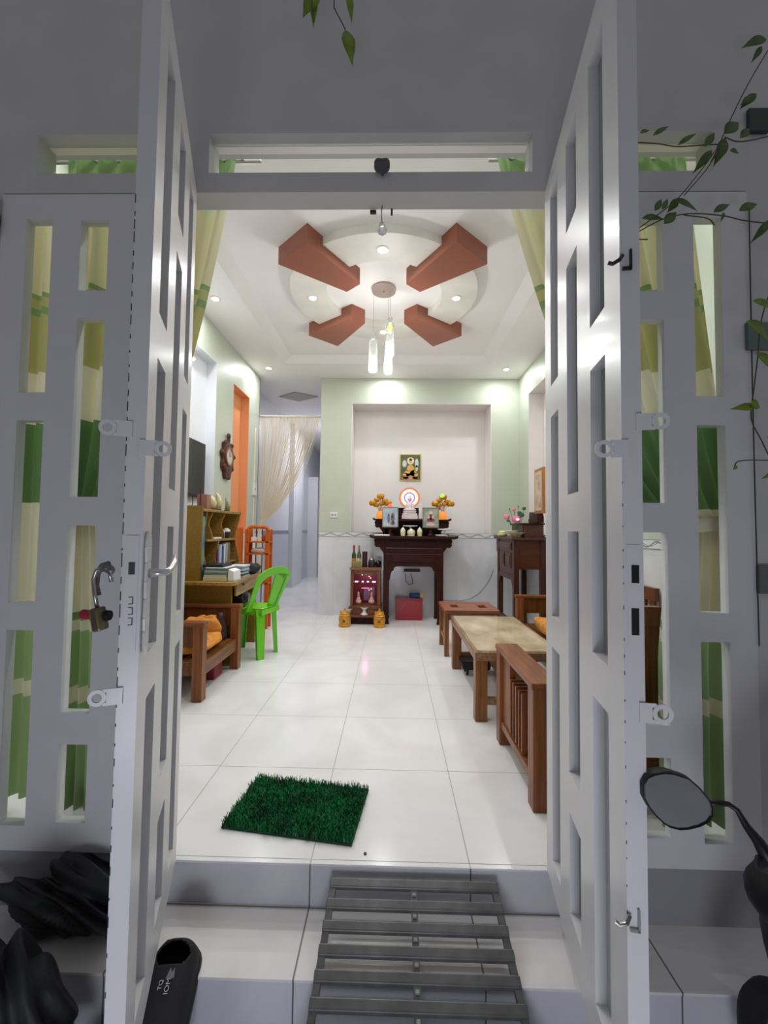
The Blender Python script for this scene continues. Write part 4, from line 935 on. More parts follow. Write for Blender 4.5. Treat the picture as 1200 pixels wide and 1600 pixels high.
# jars in the middle, plates
M_yjar = mat('cream_porcelain', rgb(232, 226, 196), .25, coat=.3, noise=.14, nscale=30, col2=rgb(196, 196, 130))
def lidded_jar(x, y, rr, h, label):
    r = thing('lidded_jar', label, 'jar', (x, y, 1.169), 'three porcelain jars on the altar')
    MB().lathe((x, y, 1.169), [(rr * .85, 0), (rr * .9, .01), (rr * .8, .016), (rr, h * .3), (rr, h * .62), (rr * .8, h * .72)], 22).build('jar_body', M_yjar, r, smooth=True)
    MB().lathe((x, y, 1.169 + h * .72), [(rr * .85, 0), (rr * .8, h * .06), (rr * .25, h * .16), (rr * .2, h * .24), (.001, h * .28)], 20).build('lid', M_white, r, smooth=True)
lidded_jar(.147, 5.60, .034, .125, 'left small cream lidded jar at the front middle of the altar')
lidded_jar(.258, 5.60, .054, .105, 'wide yellowish lidded bowl between the two small altar jars')
lidded_jar(.372, 5.60, .034, .125, 'right small cream lidded jar at the front middle of the altar')
def cake_stand(x, y, z, rr, h, label, nm='cake_stand'):
    r = thing(nm, label, 'stand', (x, y, z))
    MB().lathe((x, y, z), [(rr * .5, 0), (rr * .45, .008), (.014, .02), (.012, h - .012), (rr * .5, h - .008)], 24).build('foot', M_white, r, smooth=True)
    MB().lathe((x, y, z + h - .008), [(rr * .6, 0), (rr, .006), (rr * 1.03, .018), (rr * .95, .012), (.001, .010)], 28).build('plate', M_white, r, smooth=True)
cake_stand(.25, 5.75, 1.169, .10, .135, 'white pedestal plate behind the middle jars on the altar')
cake_stand(.72, 5.72, 1.169, .10, .095, 'white pedestal plate at the right end of the altar table')
tag(MB().lathe((.66, 5.60, 1.169), [(.05, 0), (.075, .012), (.08, .025), (.07, .018), (.001, .01)], 26).build('shallow_dish', M_white, smooth=True), 'white shallow dish at the right front of the altar table', 'dish')
tag(MB().box(-.24, -.03, 5.54, 5.64, 1.169, 1.188).build('white_tray', M_white, bevel=.005), 'flat white tray at the left front of the altar table', 'tray')
# golden lotus lamps
M_glow = emis('amber_glow', (1, .30, .005, 1), .85)
def lotus_lamp(x, label, led, ledcol, ledpos):
    r = thing('lotus_lamp', label, 'lamp', (x, 5.80, 1.403), 'golden lotus lamps at the ends of the altar stand')
    MB().lathe((x, 5.80, 1.403), [(.035, 0), (.052, .012), (.060, .05), (.052, .09), (.036, .105), (.030, .11)], 24).build('glowing_vase', M_glow, r, smooth=True)
    stm = MB(); pet = MB(); rnd = random.Random(int(x * 100))
    heads = [(-.105, .205, .060), (-.05, .250, .046), (.0, .30, .058), (.06, .235, .052), (.105, .205, .060), (.02, .20, .044), (-.06, .18, .046)]
    for dx, dz, pr in heads:
        stm.tube([(x + dx * .1, 5.80, 1.50), (x + dx * .4, 5.795, 1.50 + (dz - .10) * .6), (x + dx, 5.79, 1.403 + dz)], .004, 6)
        for j in range(8):
            a = 2 * PI * j / 8; c = (x + dx + .5 * pr * math.cos(a), 5.79 + .4 * pr * math.sin(a), 1.403 + dz + .012)
            pet.ball(c, pr * .42, pr * .3, pr * .62, n=8, m=6)
    stm.build('stem', mat('pinkish_stem', rgb(196, 140, 120), .4), r)
    pet.build('golden_petals', mat('golden_leaf', rgb(206, 142, 24), .3, metal=.35, noise=.3, nscale=40), r, smooth=True)
    MB().ball((x + ledpos[0], 5.775, 1.403 + ledpos[1]), .036, .03, .034).build('led_flower', emis(led, ledcol, 1.0), r, smooth=True)
lotus_lamp(-.165, 'golden lotus lamp with red bloom left of the statue', 'led_bloom_red', (1, .12, .10, 1), (.13, .185))
lotus_lamp(.705, 'golden lotus lamp with green bloom right of the statue', 'led_bloom_green', (.45, 1, .05, 1), (-.01, .325))
# poster on the niche wall
px0, px1, pz0, pz1 = .105, .445, 2.02, 2.445
r = thing('hanging_picture', 'rectangular picture of a seated robed figure hanging in the altar niche', 'picture', (.275, YN - .02, pz0))
MB().box(px0, px1, YN - .018, YN - .001, pz0, pz1).build('frame', mat('pale_gold_frame', rgb(196, 176, 112), .35, metal=.3), r, bevel=.003)
MB().box(px0 + .016, px1 - .016, YN - .021, YN - .018, pz0 + .02, pz1 - .016).build('image', mat('dark_green_ground', rgb(64, 84, 58), .5, nscale=9, col2=rgb(120, 110, 60)), r)
def disc(nm, lst, mm, dy):
    mb = MB()
    for (u, v, a, b) in lst: mb.cyl_e((.275 + u, YN - .0215 - dy, 2.02 + v), a, b)
    mb.build(nm, mm, r)
disc('painted_water', [(0, .045, .14, .022), (-.07, .05, .05, .02), (.08, .05, .05, .02)], mat('pink_lotus', rgb(226, 150, 120), .5), 0)
disc('painted_mist', [(-.09, .27, .035, .055), (.10, .28, .03, .07), (.10, .20, .02, .05)], mat('white_mist', rgb(200, 212, 206), .5), .0)
disc('painted_halo', [(.005, .315, .055, .058)], mat('halo_cream', rgb(232, 226, 186), .5), .001)
disc('painted_body', [(.005, .10, .118, .032), (.005, .17, .062, .085), (-.04, .12, .05, .05), (.05, .12, .05, .05)], mat('saffron', rgb(220, 176, 60), .5), .002)
disc('painted_skin', [(.005, .305, .026, .033), (-.025, .20, .022, .045), (-.09, .095, .03, .016), (.09, .095, .03, .016), (-.03, .135, .03, .02)], mat('painted_skin', rgb(230, 176, 130), .5), .003)
disc('painted_hair', [(.005, .332, .025, .016), (.005, .348, .012, .010)], mat('painted_hair', rgb(30, 28, 34), .5), .004)

# ------------------------------------------------------------ earth god shrine at the left of the altar
W_sh = wood('shrine_wood_z', rgb(126, 74, 46), 'z', .35)
r = thing('shrine_cabinet', 'small brown floor shrine with pink lights left of the altar', 'shrine', (-.345, 5.72, 0))
hx0, hx1 = -.555, -.135
MB().box(hx0, hx1, 5.53, 5.93, .715, .745).build('roof_board', wood('shrine_top_x', rgb(150, 100, 66), 'x'), r, bevel=.004)
MB().box(hx0 + .01, hx0 + .05, 5.56, 5.60, .24, .715).build('column', W_sh, r, bevel=.004); MB().box(hx1 - .05, hx1 - .01, 5.56, 5.60, .24, .715).build('column', W_sh, r, bevel=.004)
MB().box(hx0 + .012, hx0 + .03, 5.60, 5.90, .20, .715).build('side_panel', W_sh, r); MB().box(hx1 - .03, hx1 - .012, 5.60, 5.90, .20, .715).build('side_panel', W_sh, r)
MB().box(hx0 + .03, hx1 - .03, 5.88, 5.90, .20, .715).build('back_panel', mat('shrine_red', rgb(120, 34, 40), .4), r)
MB().box(hx0 + .05, hx1 - .05, 5.585, 5.60, .655, .715).build('valance', mat('gilded_valance', rgb(150, 96, 50), .35, noise=.5, nscale=40), r)
MB().prism([(hx0 + .01, .24), (hx1 - .01, .24), (hx1 + .01, .20), (hx0 - .02, .20)], 'xz', 5.55, 5.92).build('floor_board', W_sh, r, bevel=.003)
MB().box(hx0 - .01, hx1 + .005, 5.49, 5.90, .10, .125).box(hx0 + .04, hx1 - .04, 5.56, 5.90, .125, .20).build('lower_step', W_sh, r, bevel=.003)
MB().box(hx0 + .02, hx1 - .02, 5.56, 5.90, 0, .10).build('plinth', W_alt, r)
lm = MB()
for x in (-.47, -.385, -.315, -.235): lm.box(x - (.022 if x in (-.47, -.235) else .012), x + (.022 if x in (-.47, -.235) else .012), 5.61, 5.62, .545, .558)
lm.build('led_strip', emis('led_pink_white', (1, .45, 1, 1), 6), r)
MB().box(-.40, -.30, 5.61, 5.62, .462, .470).build('led_bar', emis('led_pink', (1, .12, .30, 1), 2.2), r)
MB().box(-.385, -.235, 5.86, 5.875, .26, .45).build('tablet', mat('lilac_tablet', rgb(170, 140, 170), .4, noise=.4, nscale=30), r)
sm = MB()
for x, z in ((-.395, .64), (-.345, .655), (-.30, .62), (-.28, .60), (-.27, .455), (-.30, .44)): sm.ball((x, 5.63, z), .008, n=8, m=6)
sm.build('led_dot', emis('led_dotwarm', (1, .75, .6, 1), 1.6), r)
L = bpy.data.lights.new('shrine_glow', 'POINT'); L.energy = .5; L.color = (1, .25, .6); L.shadow_soft_size = .03
o = bpy.data.objects.new('shrine_glow', L); C.objects.link(o); o.location = (-.345, 5.70, .60); o.parent = r; o.matrix_parent_inverse = parent_world(r).inverted()
M_pink = mat('pinkish_stone', rgb(222, 176, 160), .4)
for x, lb in ((-.445, 'small seated pottery figure at the left inside the floor shrine'), (-.265, 'small seated pottery figure at the right inside the floor shrine')):
    rr = thing('shrine_figure', lb, 'statue', (x, 5.68, .241), 'pair of pottery figures in the floor shrine')
    MB().ball((x, 5.68, .275), .045, .035, .036).ball((x, 5.68, .305), .03, .026, .04).build('body', M_pink, rr, smooth=True)
    MB().ball((x, 5.675, .355), .018, .018, .022).lathe((x, 5.675, .368), [(.02, 0), (.014, .02), (.003, .045)], 12).build('head', M_pink, rr, smooth=True)
tag(MB().lathe((-.355, 5.55, .126), [(.050, 0), (.052, .006), (.026, .03), (.020, .055), (.030, .075), (.055, .095), (.058, .10), (.05, .094), (.001, .09)], 26).build('pedestal_bowl', M_white, smooth=True), 'white pedestal bowl on the front step of the floor shrine', 'bowl')
def gold_pot(x, label):
    r = thing('golden_pot', label, 'pot', (x, 5.42, 0), 'golden pots flanking the floor shrine')
    MB().lathe((x, 5.42, 0), [(.070, 0), (.078, .012), (.078, .03), (.068, .036), (.074, .05), (.078, .09), (.074, .125), (.064, .135)], 24).build('pot_body', M_gold, r, smooth=False, bevel=.002)
    MB().lathe((x, 5.42, .135), [(.070, 0), (.074, .008), (.058, .022), (.062, .028), (.050, .05), (.03, .062), (.012, .07), (.014, .08), (.008, .095), (.001, .10)], 20).build('lid', M_gold, r)
    e = MB()
    for a in (-.9, .9): e.ball((x + .06 * math.sin(a), 5.42 - .04 * math.cos(a), .175), .012, .012, .03)
    e.build('ear', M_gold, r, smooth=True)
    MB().cyl((x, 5.35, .082), (x, 5.34, .082), .018, n=14).build('medallion', mat('dark_gold', rgb(120, 70, 14), .4), r)
gold_pot(-.600, 'golden lidded pot on the floor left of the shrine step'); gold_pot(-.150, 'golden lidded pot on the floor right of the shrine step')
# on the shrine roof
def bottle(x, colr, lab, cap):
    r = thing('bottle', lab, 'bottle', (x, 5.68, .746), 'wrapped bottles on the floor shrine')
    MB().lathe((x, 5.68, .746), [(.028, 0), (.030, .01), (.030, .16), (.012, .21), (.011, .25)], 18).build('glass_body', colr, r, smooth=True)
    MB().lathe((x, 5.68, .985), [(.013, 0), (.013, .05), (.001, .052)], 14).build('foil_cap', cap, r)
    MB().lathe((x, 5.68, .79), [(.0308, 0), (.0308, .07)], 18).build('paper_label', M_gold if 'red' in lab else M_yjar, r)
bottle(-.515, mat('green_bottle', rgb(56, 70, 44), .2, coat=.4), 'green bottle with red foil cap at the left on the shrine roof', mat('red_foil', rgb(150, 30, 30), .3))
bottle(-.445, mat('olive_bottle', rgb(96, 92, 62), .2, coat=.4), 'olive bottle with grey cap second on the shrine roof', mat('grey_foil', rgb(130, 126, 110), .3))
tag(MB().box(-.54, -.41, 5.60, 5.64, .746, .82).build('gift_box', mat('golden_box', rgb(150, 140, 84), .4, noise=.4, nscale=50), bevel=.003), 'low golden box in front of the bottles on the shrine roof', 'box')
tag(MB().lathe((-.365, 5.66, .746), [(.034, 0), (.035, .004), (.035, .20), (.033, .208)], 22).build('canister', mat('dark_canister', rgb(52, 32, 34), .4), smooth=True), 'tall dark cylindrical canister on the shrine roof', 'canister')
r = thing('kettle', 'small steel topped dark kettle on the shrine roof', 'kettle', (-.27, 5.66, .746))
MB().lathe((-.27, 5.66, .746), [(.048, 0), (.05, .01), (.048, .07), (.036, .09)], 22).build('kettle_body', mat('dark_enamel', rgb(48, 38, 44), .3), r, smooth=True)
MB().lathe((-.27, 5.66, .834), [(.038, 0), (.034, .02), (.014, .034), (.012, .05), (.001, .055)], 20).build('kettle_lid', M_steel, r, smooth=True)
tag(MB().lathe((-.18, 5.68, .746), [(.028, 0), (.04, .02), (.044, .05), (.038, .075), (.02, .085), (.001, .09)], 20).build('black_teapot', mat('black_glaze', rgb(30, 26, 30), .2), smooth=True), 'round black pot right of the kettle on the shrine roof', 'pot')
# below the altar
r = thing('red_chest', 'shiny dark red box on the floor under the altar', 'box', (.25, 5.90, 0))
MB().box(.062, .435, 5.83, 6.02, 0, .30).build('box_body', mat('red_lacquer', rgb(150, 26, 40), .3, coat=.3), r, bevel=.004)
MB().box(.056, .441, 5.824, 6.026, .272, .306).build('box_lid', mat('red_lacquer_lid', rgb(120, 20, 32), .3, coat=.3), r, bevel=.004)
orn = MB()
for x, s in ((.15, 1), (.36, -1)):
    for k in range(4): orn.bar((x - .03 + k * .018, 5.8285, .12 + k * .02), (x - .01 + k * .018, 5.8285, .18 + k * .02), .005, .002)
orn.build('gilt_marks', mat('gilt_orange', rgb(206, 96, 40), .4), r)
cushion('blue_cloth', (.335, 5.90, .335), (.17, .12, .06), 'crumpled dark blue cloth on the red box under the altar', mat('blue_cloth', rgb(24, 66, 120), .8), seed=11, cat='cloth')
tag(MB().ringplate((.435, 5.86, .335), .016, .036, (.9, 0, .44), (-.44, 0, .9), .03, 20).build('tape_roll', mat('tan_tape', rgb(190, 150, 96), .5)), 'tan roll on the right edge of the red box', 'tape')
r = thing('power_strip', 'black and white power strip on the tiled wall under the altar', 'power strip', (.29, YB - .03, .62))
MB().box(.17, .42, YB - .03, YB, .625, .645).build('strip_body', M_white, r, bevel=.002); MB().box(.18, .41, YB - .045, YB - .008, .648, .685).build('plugs', M_black, r, bevel=.004)
MB().tube([(.20, YB - .02, .63), (.205, YB - .02, .52), (.25, YB - .015, .46), (.31, YB - .015, .47), (.30, YB - .02, .56), (.27, YB - .02, .645)], .004, 6).build('plug_cable', M_black, r)
tag(MB().tube([(1.474, YB - .012, .70), (1.44, YB - .008, .60), (1.373, YB - .006, .47), (1.26, YB - .006, .34), (1.144, YB - .006, .262), (1.0, YB - .006, .235), (.821, YB - .006, .234), (.70, YB - .006, .25)], .004, 6).build('wall_cable', mat('grey_cable', rgb(150, 152, 160), .5)), 'thin grey cable sagging along the tiles between the two altars', 'cable')

# ------------------------------------------------------------ second altar at the right wall
W_a2 = wood('second_altar_wood_z', rgb(76, 42, 28), 'z', .4); W_a2y = wood('second_altar_wood_y', rgb(88, 52, 38), 'y', .4); W_a2s = wood('second_altar_side', rgb(88, 44, 16), 'x', .4)
r = thing('side_altar_table', 'brown carved altar table standing sideways against the right wall', 'altar', (1.64, 5.38, 0))
tp = MB().box(1.42, 1.84, 4.95, 5.80, 1.15, 1.18); tp.prism([(5.80, 1.15), (5.85, 1.165), (5.855, 1.195), (5.84, 1.19), (5.80, 1.18)], 'yz', 1.42, 1.84); tp.build('tabletop', W_a2y, r, bevel=.004)
MB().box(1.475, 1.82, 4.995, 5.005, .80, 1.15).build('side_panel', W_a2s, r)
MB().box(1.462, 1.475, 5.05, 5.72, .70, 1.15).build('front_panel', W_a2y, r)
dr = MB().box(1.450, 1.462, 5.10, 5.68, 1.02, 1.12).box(1.444, 1.452, 5.13, 5.65, 1.04, 1.10); dr.build('drawer', W_a2y, r, bevel=.004)
sq = MB()
for k in range(2):
    y0_ = 5.13 + k * .29
    sq.box(1.452, 1.462, y0_, y0_ + .24, .80, .99).box(1.446, 1.454, y0_ + .04, y0_ + .20, .83, .96)
sq.build('carved_square', W_a2y, r, bevel=.004)
MB().prism([(5.05, .72), (5.72, .72), (5.72, .52), (5.69, .60), (5.65, .66), (5.12, .66), (5.08, .60), (5.05, .52)], 'yz', 1.455, 1.468).build('apron', W_a2y, r)
for x in (1.45, 1.765):
    for y in (4.98, 5.70): MB().box(x, x + .065, y, y + .07, 0, 1.15).build('leg', W_a2, r, bevel=.004)
MB().box(1.46, 1.50, 5.05, 5.70, .12, .16).box(1.515, 1.765, 5.0, 5.03, .12, .16).build('stretcher', W_a2, r)
MB().prism([(5.77, 1.15), (5.83, 1.15), (5.85, 1.10), (5.83, 1.05), (5.84, 1.0), (5.80, .96), (5.77, .98)], 'yz', 1.455, 1.50).build('scroll_bracket', W_a2y, r, bevel=.006)
r = thing('small_chest', 'small dark carved chest on the side altar', 'chest', (1.71, 5.32, 1.181))
MB().box(1.60, 1.83, 5.06, 5.60, 1.181, 1.335).build('chest_body', W_a2y, r, bevel=.004); MB().box(1.58, 1.84, 5.04, 5.62, 1.335, 1.355).build('chest_top', W_alt, r, bevel=.004)
MB().box(1.592, 1.60, 5.10, 5.30, 1.20, 1.32).box(1.592, 1.60, 5.34, 5.56, 1.20, 1.32).build('chest_panel', W_a2, r, bevel=.004)
r = thing('ancestor_frame', 'wooden framed portrait leaning on its stand on the small chest', 'picture', (1.80, 5.13, 1.357))
MB().prism([(5.02, 1.357), (5.34, 1.357), (5.36, 1.40), (5.33, 1.42), (5.32, 1.50), (5.27, 1.47), (5.05, 1.47), (5.02, 1.43)], 'yz', 1.74, 1.82).build('frame_stand', W_alt, r, bevel=.006)
MB().box(1.795, 1.825, 4.98, 5.28, 1.47, 2.03).build('frame', wood('golden_oak_z', rgb(176, 118, 58), 'z'), r, bevel=.004)
MB().box(1.790, 1.795, 5.02, 5.24, 1.51, 1.99).build('mat_board', mat('cream_mat', rgb(206, 184, 150), .5), r)
MB().box(1.787, 1.790, 5.05, 5.21, 1.55, 1.95).build('photo', mat('brown_photo', rgb(150, 110, 90), .4, nscale=8, col2=rgb(210, 190, 170)), r)
# lotus vase, bowls
r = thing('lotus_bouquet', 'pink lotus flowers in a white dish on the side altar', 'flowers', (1.53, 5.20, 1.181))
MB().lathe((1.545, 5.17, 1.181), [(.05, 0), (.055, .01), (.085, .035), (.115, .052), (.12, .058), (.10, .05), (.001, .03)], 26).build('dish', M_yjar, r, smooth=True)
MB().lathe((1.50, 5.25, 1.235), [(.002, .0), (.09, .018), (.10, .022), (.09, .026), (.001, .02)], 26).build('upper_plate', M_white, r, smooth=True)
fl = MB(); st2 = MB(); lf = MB()
for (dx, dz, rr) in ((-.115, .245, .038), (.0, .215, .055), (-.03, .335, .024)):
    c = (1.535 + dx, 5.18, 1.181 + dz)
    st2.tube([(1.545, 5.18, 1.24), (1.54 + dx * .5, 5.18, 1.24 + dz * .4), c], .004, 6)
    for j in range(9):
        a = 2 * PI * j / 9; fl.ball((c[0] + rr * .55 * math.cos(a), c[1] + rr * .5 * math.sin(a), c[2] + .006), rr * .45, rr * .35, rr * .75, n=8, m=6)
for (dx, dz, a_, b_) in ((.055, .275, .045, .03), (.095, .355, .026, .022), (.025, .375, .008, .014), (-.085, .345, .008, .012), (-.10, .20, .025, .014), (.04, .30, .03, .02)):
    c = (1.535 + dx, 5.17, 1.181 + dz); st2.tube([(1.55, 5.18, 1.24), (1.545 + dx * .6, 5.175, 1.24 + dz * .45), c], .003, 6); lf.ball(c, a_, .012, b_, n=12, m=8)
fl.build('lotus_petals', mat('lotus_pink', rgb(226, 130, 150), .45), r, smooth=True); st2.build('flower_stem', mat('stem_green', rgb(70, 100, 64), .5), r); lf.build('lotus_leaf', mat('lotus_leaf', rgb(66, 92, 60), .5), r, smooth=True)
MB().ball((1.540, 5.135, 1.40), .02, .014, .014).build('lit_bloom', emis('lotus_led', (1, .20, .62, 1), 5), r, smooth=True)
r = thing('lidded_bowl', 'pale yellow lidded bowl at the front corner of the side altar', 'bowl', (1.475, 5.62, 1.181))
MB().lathe((1.475, 5.60, 1.181), [(.035, 0), (.062, .012), (.066, .035), (.06, .045)], 22).build('bowl_body', mat('yellow_porcelain', rgb(206, 208, 120), .3), r, smooth=True)
MB().lathe((1.475, 5.60, 1.226), [(.058, 0), (.05, .02), (.02, .034), (.001, .036)], 22).build('lid', M_yjar, r, smooth=True)

# ------------------------------------------------------------ green plastic chair
M_gch = mat('lime_plastic', rgb(112, 206, 34), .3, coat=.25)
A, B, Cc, D = Vector((-1.235, 3.99, 0)), Vector((-1.155, 4.28, 0)), Vector((-1.575, 4.40, 0)), Vector((-1.655, 4.10, 0))
r = thing('plastic_chair', 'bright green plastic chair with open backrest drawn up to the desk', 'chair', (-1.42, 4.18, 0))
ctr = (A + B + Cc + D) / 4
SZ = .47
def shrink(p, k, z): q = ctr + (p - ctr) * k; return Vector((q.x, q.y, z))
for p in (A, B, Cc, D):
    lg = MB(); d = (p - ctr).normalized(); t = Vector((-d.y, d.x, 0))
    q0, q1 = Vector(p), shrink(p, .90, SZ)
    w0, w1 = .033, .050
    # open channel section: outer face with two returns
    for s in (-1, 1):
        tt = (d * 0 + t * s)
        pr = [(q0 + tt * w0, q1 + tt * w1), (q0 + tt * w0 - d * .035, q1 + tt * w1 - d * .045)]
        lg.add([pr[0][0], pr[0][1], pr[1][1], pr[1][0]] + [v - tt * .006 for v in (pr[0][0], pr[0][1], pr[1][1], pr[1][0])], [(0, 1, 2, 3), (7, 6, 5, 4), (0, 4, 5, 1), (1, 5, 6, 2), (2, 6, 7, 3), (3, 7, 4, 0)])
    a0, a1, b0, b1 = q0 - t * w0, q0 + t * w0, q1 - t * w1, q1 + t * w1
    lg.add([a0, a1, b1, b0] + [v - d * .007 for v in (a0, a1, b1, b0)], [(0, 1, 2, 3), (7, 6, 5, 4), (0, 4, 5, 1), (1, 5, 6, 2), (2, 6, 7, 3), (3, 7, 4, 0)])
    lg.build('leg', M_gch, r)
st = MB(); cs = [shrink(p, 1.02, SZ) for p in (A, B, Cc, D)]
def seatpt(u, v):
    p = cs[0] * (1 - u) * (1 - v) + cs[1] * u * (1 - v) + cs[2] * u * v + cs[3] * (1 - u) * v
    return (p.x, p.y, SZ - .022 * math.sin(PI * u) * math.sin(PI * v) + .01)
st.grid(seatpt, 10, 12); st.build('seat', M_gch, r, smooth=True, solid=.008)
sk = MB()
for a_, b_ in zip(cs, cs[1:] + cs[:1]): sk.add([a_, b_, b_ - Vector((0, 0, .05)), a_ - Vector((0, 0, .05))] , [(0, 1, 2, 3)])
sk.build('seat_rim', M_gch, r, solid=.006)
bdir = ((B - A)).normalized(); back = ((A + B) / 2 - ctr).normalized()
BL_, BR_ = Vector((-1.385, 3.97, 0)), Vector((-1.17, 4.24, 0)); mid = (BL_ + BR_) / 2; bdir = (BR_ - BL_).normalized(); back = Vector((.95, -.30, 0)).normalized(); hw = .17
bk = MB()
def backpt(s, z):
    """s -1..1 across, z height; the back leans outwards"""
    lean = (z - SZ) * .42; p = mid + bdir * s + back * lean
    return Vector((p.x, p.y, z))
def arch(z0, half, zt, n=14):
    pts = [backpt(-half, z0)]
    for i in range(n + 1):
        a = PI * i / n; pts.append(backpt(-math.cos(a) * half * (1.12), z0 + (zt - z0) * .72 + (zt - z0) * .28 * math.sin(a)))
    return pts + [backpt(half, z0)]
o1, i1 = arch(SZ - .02, hw, .885), arch(SZ - .02, hw - .055, .80)
n1 = len(o1)
th = back * .014
bk.add(o1 + i1 + [p + th for p in o1] + [p + th for p in i1],
       [(k, k + 1, n1 + k + 1, n1 + k) for k in range(n1 - 1)] + [(2 * n1 + k, 3 * n1 + k, 3 * n1 + k + 1, 2 * n1 + k + 1) for k in range(n1 - 1)]
       + [(k, 2 * n1 + k, 2 * n1 + k + 1, k + 1) for k in range(n1 - 1)] + [(n1 + k, n1 + k + 1, 3 * n1 + k + 1, 3 * n1 + k) for k in range(n1 - 1)])
i2, i3 = arch(SZ + .10, .045, .80), arch(SZ + .10, .030, .78)
bk.build('backrest', M_gch, r, smooth=False, bevel=.003)
sl = MB()
for s in (-.075, .075):
    pass
sl.add([backpt(.0, .82), backpt(.15, .80), backpt(.15, SZ), backpt(.06, SZ)] + [v + th for v in (backpt(.0, .82), backpt(.15, .80), backpt(.15, SZ), backpt(.06, SZ))], [(0, 1, 2, 3), (7, 6, 5, 4), (0, 4, 5, 1), (1, 5, 6, 2), (2, 6, 7, 3), (3, 7, 4, 0)])
sl.build('back_splat', M_gch, r)

# ------------------------------------------------------------ grass mat
r = thing('grass_mat', 'dark green artificial grass mat on the tiles just inside the door', 'mat', (-.4, 1.9, .001))
q = [Vector((-.66, 2.125, .001)), Vector((-.098, 2.055, .001)), Vector((-.146, 1.70, .001)), Vector((-.70, 1.78, .001))]
MB().add([*q, *[p + Vector((0, 0, .008)) for p in q]], [(3, 2, 1, 0), (4, 5, 6, 7), (0, 1, 5, 4), (1, 2, 6, 5), (2, 3, 7, 6), (3, 0, 4, 7)]).build('mat_backing', mat('dark_green_backing', rgb(12, 60, 34), .8), r)
gb = MB(); rnd = random.Random(12)
for k in range(9500):
    u, v = rnd.random(), rnd.random()
    p = q[0] * (1 - u) * (1 - v) + q[1] * u * (1 - v) + q[2] * u * v + q[3] * (1 - u) * v
    a = rnd.uniform(0, 2 * PI); h = rnd.uniform(.012, .030); ln = rnd.uniform(.004, .020); wd = .0016
    d = Vector((math.cos(a), math.sin(a), 0)); t = Vector((-d.y, d.x, 0))
    b0 = p + Vector((0, 0, .008)); m1 = b0 + d * ln * .5 + Vector((0, 0, h * .7)); tipp = b0 + d * ln + Vector((0, 0, h))
    n0 = len(gb.v); gb.v += [tuple(b0 - t * wd), tuple(b0 + t * wd), tuple(m1 + t * wd), tuple(m1 - t * wd), tuple(tipp)]
    gb.f += [(n0, n0 + 1, n0 + 2, n0 + 3), (n0 + 3, n0 + 2, n0 + 4)]
o = gb.build('grass_pile', mat('grass_green', rgb(24, 128, 66), .4, nscale=9, col2=rgb(8, 74, 36)), r); o['kind'] = 'stuff'
tag(MB().cyl((-.09, 1.665, .0), (-.09, 1.665, .004), .006, n=12).build('floor_bolt_hole', M_black), 'small black bolt hole in the threshold tile', 'hole')

# ------------------------------------------------------------ slatted ramp over the step
M_ramp = mat('dark_ramp_metal', rgb(100, 100, 99), .4, metal=.35, noise=.3, nscale=20)
r = thing('ramp', 'dark grey slatted metal ramp leaning over the porch step', 'ramp', (.05, 1.3, -.33))
sl_ = .50
def rz_(y): return -.010 - sl_ * (1.605 - y)
al = math.atan(sl_)
x0t, x1t = -.197, .383
k = 0; y = 1.562
while rz_(y) > -.30 and k < 14:
    sk_ = .010 * (0)
    hw_ = .0175
    cy_, cz_ = y, rz_(y); dy, dz = hw_ * math.cos(al), hw_ * math.sin(al)
    rm = MB().prism([(cy_ - dy, cz_ - dz), (cy_ + dy, cz_ + dz), (cy_ + dy * .75 - dz * .35, cz_ + dz * .75 + .012), (cy_ - dy * .75 - dz * .35, cz_ - dz * .75 + .012)], 'yz', x0t - .004 * k - .014, x1t + .004 * k + .014)
    rm.build('slat', M_ramp, r, bevel=.003); y -= .053; k += 1
ylo, yhi = 1.03, 1.578
nk = (yhi - ylo) / .053 * .004
for xa, xb, nm in ((x0t, x0t - nk, 'side_rail'), ((x0t + x1t) / 2, (x0t + x1t) / 2, 'centre_rail'), (x1t, x1t + nk, 'side_rail')):
    wv = .011
    MB().add([(xa - wv, yhi, rz_(yhi) + .006), (xa + wv, yhi, rz_(yhi) + .006), (xb + wv, ylo, rz_(ylo) + .006), (xb - wv, ylo, rz_(ylo) + .006),
              (xa - wv, yhi, rz_(yhi) - .012), (xa + wv, yhi, rz_(yhi) - .012), (xb + wv, ylo, rz_(ylo) - .012), (xb - wv, ylo, rz_(ylo) - .012)],
             [(0, 1, 2, 3), (7, 6, 5, 4), (0, 4, 5, 1), (1, 5, 6, 2), (2, 6, 7, 3), (3, 7, 4, 0)]).build(nm, M_ramp, r)
for k2 in range(8):
    yy = 1.562 - .053 * k2 - .0265; xx = (x0t + x1t) / 2; MB().box(xx - .006, xx + .006, yy - .006, yy + .006, rz_(yy) + .005, rz_(yy) + .010).build('bolt', mat('dull_bolt', rgb(130, 128, 124), .5), r)

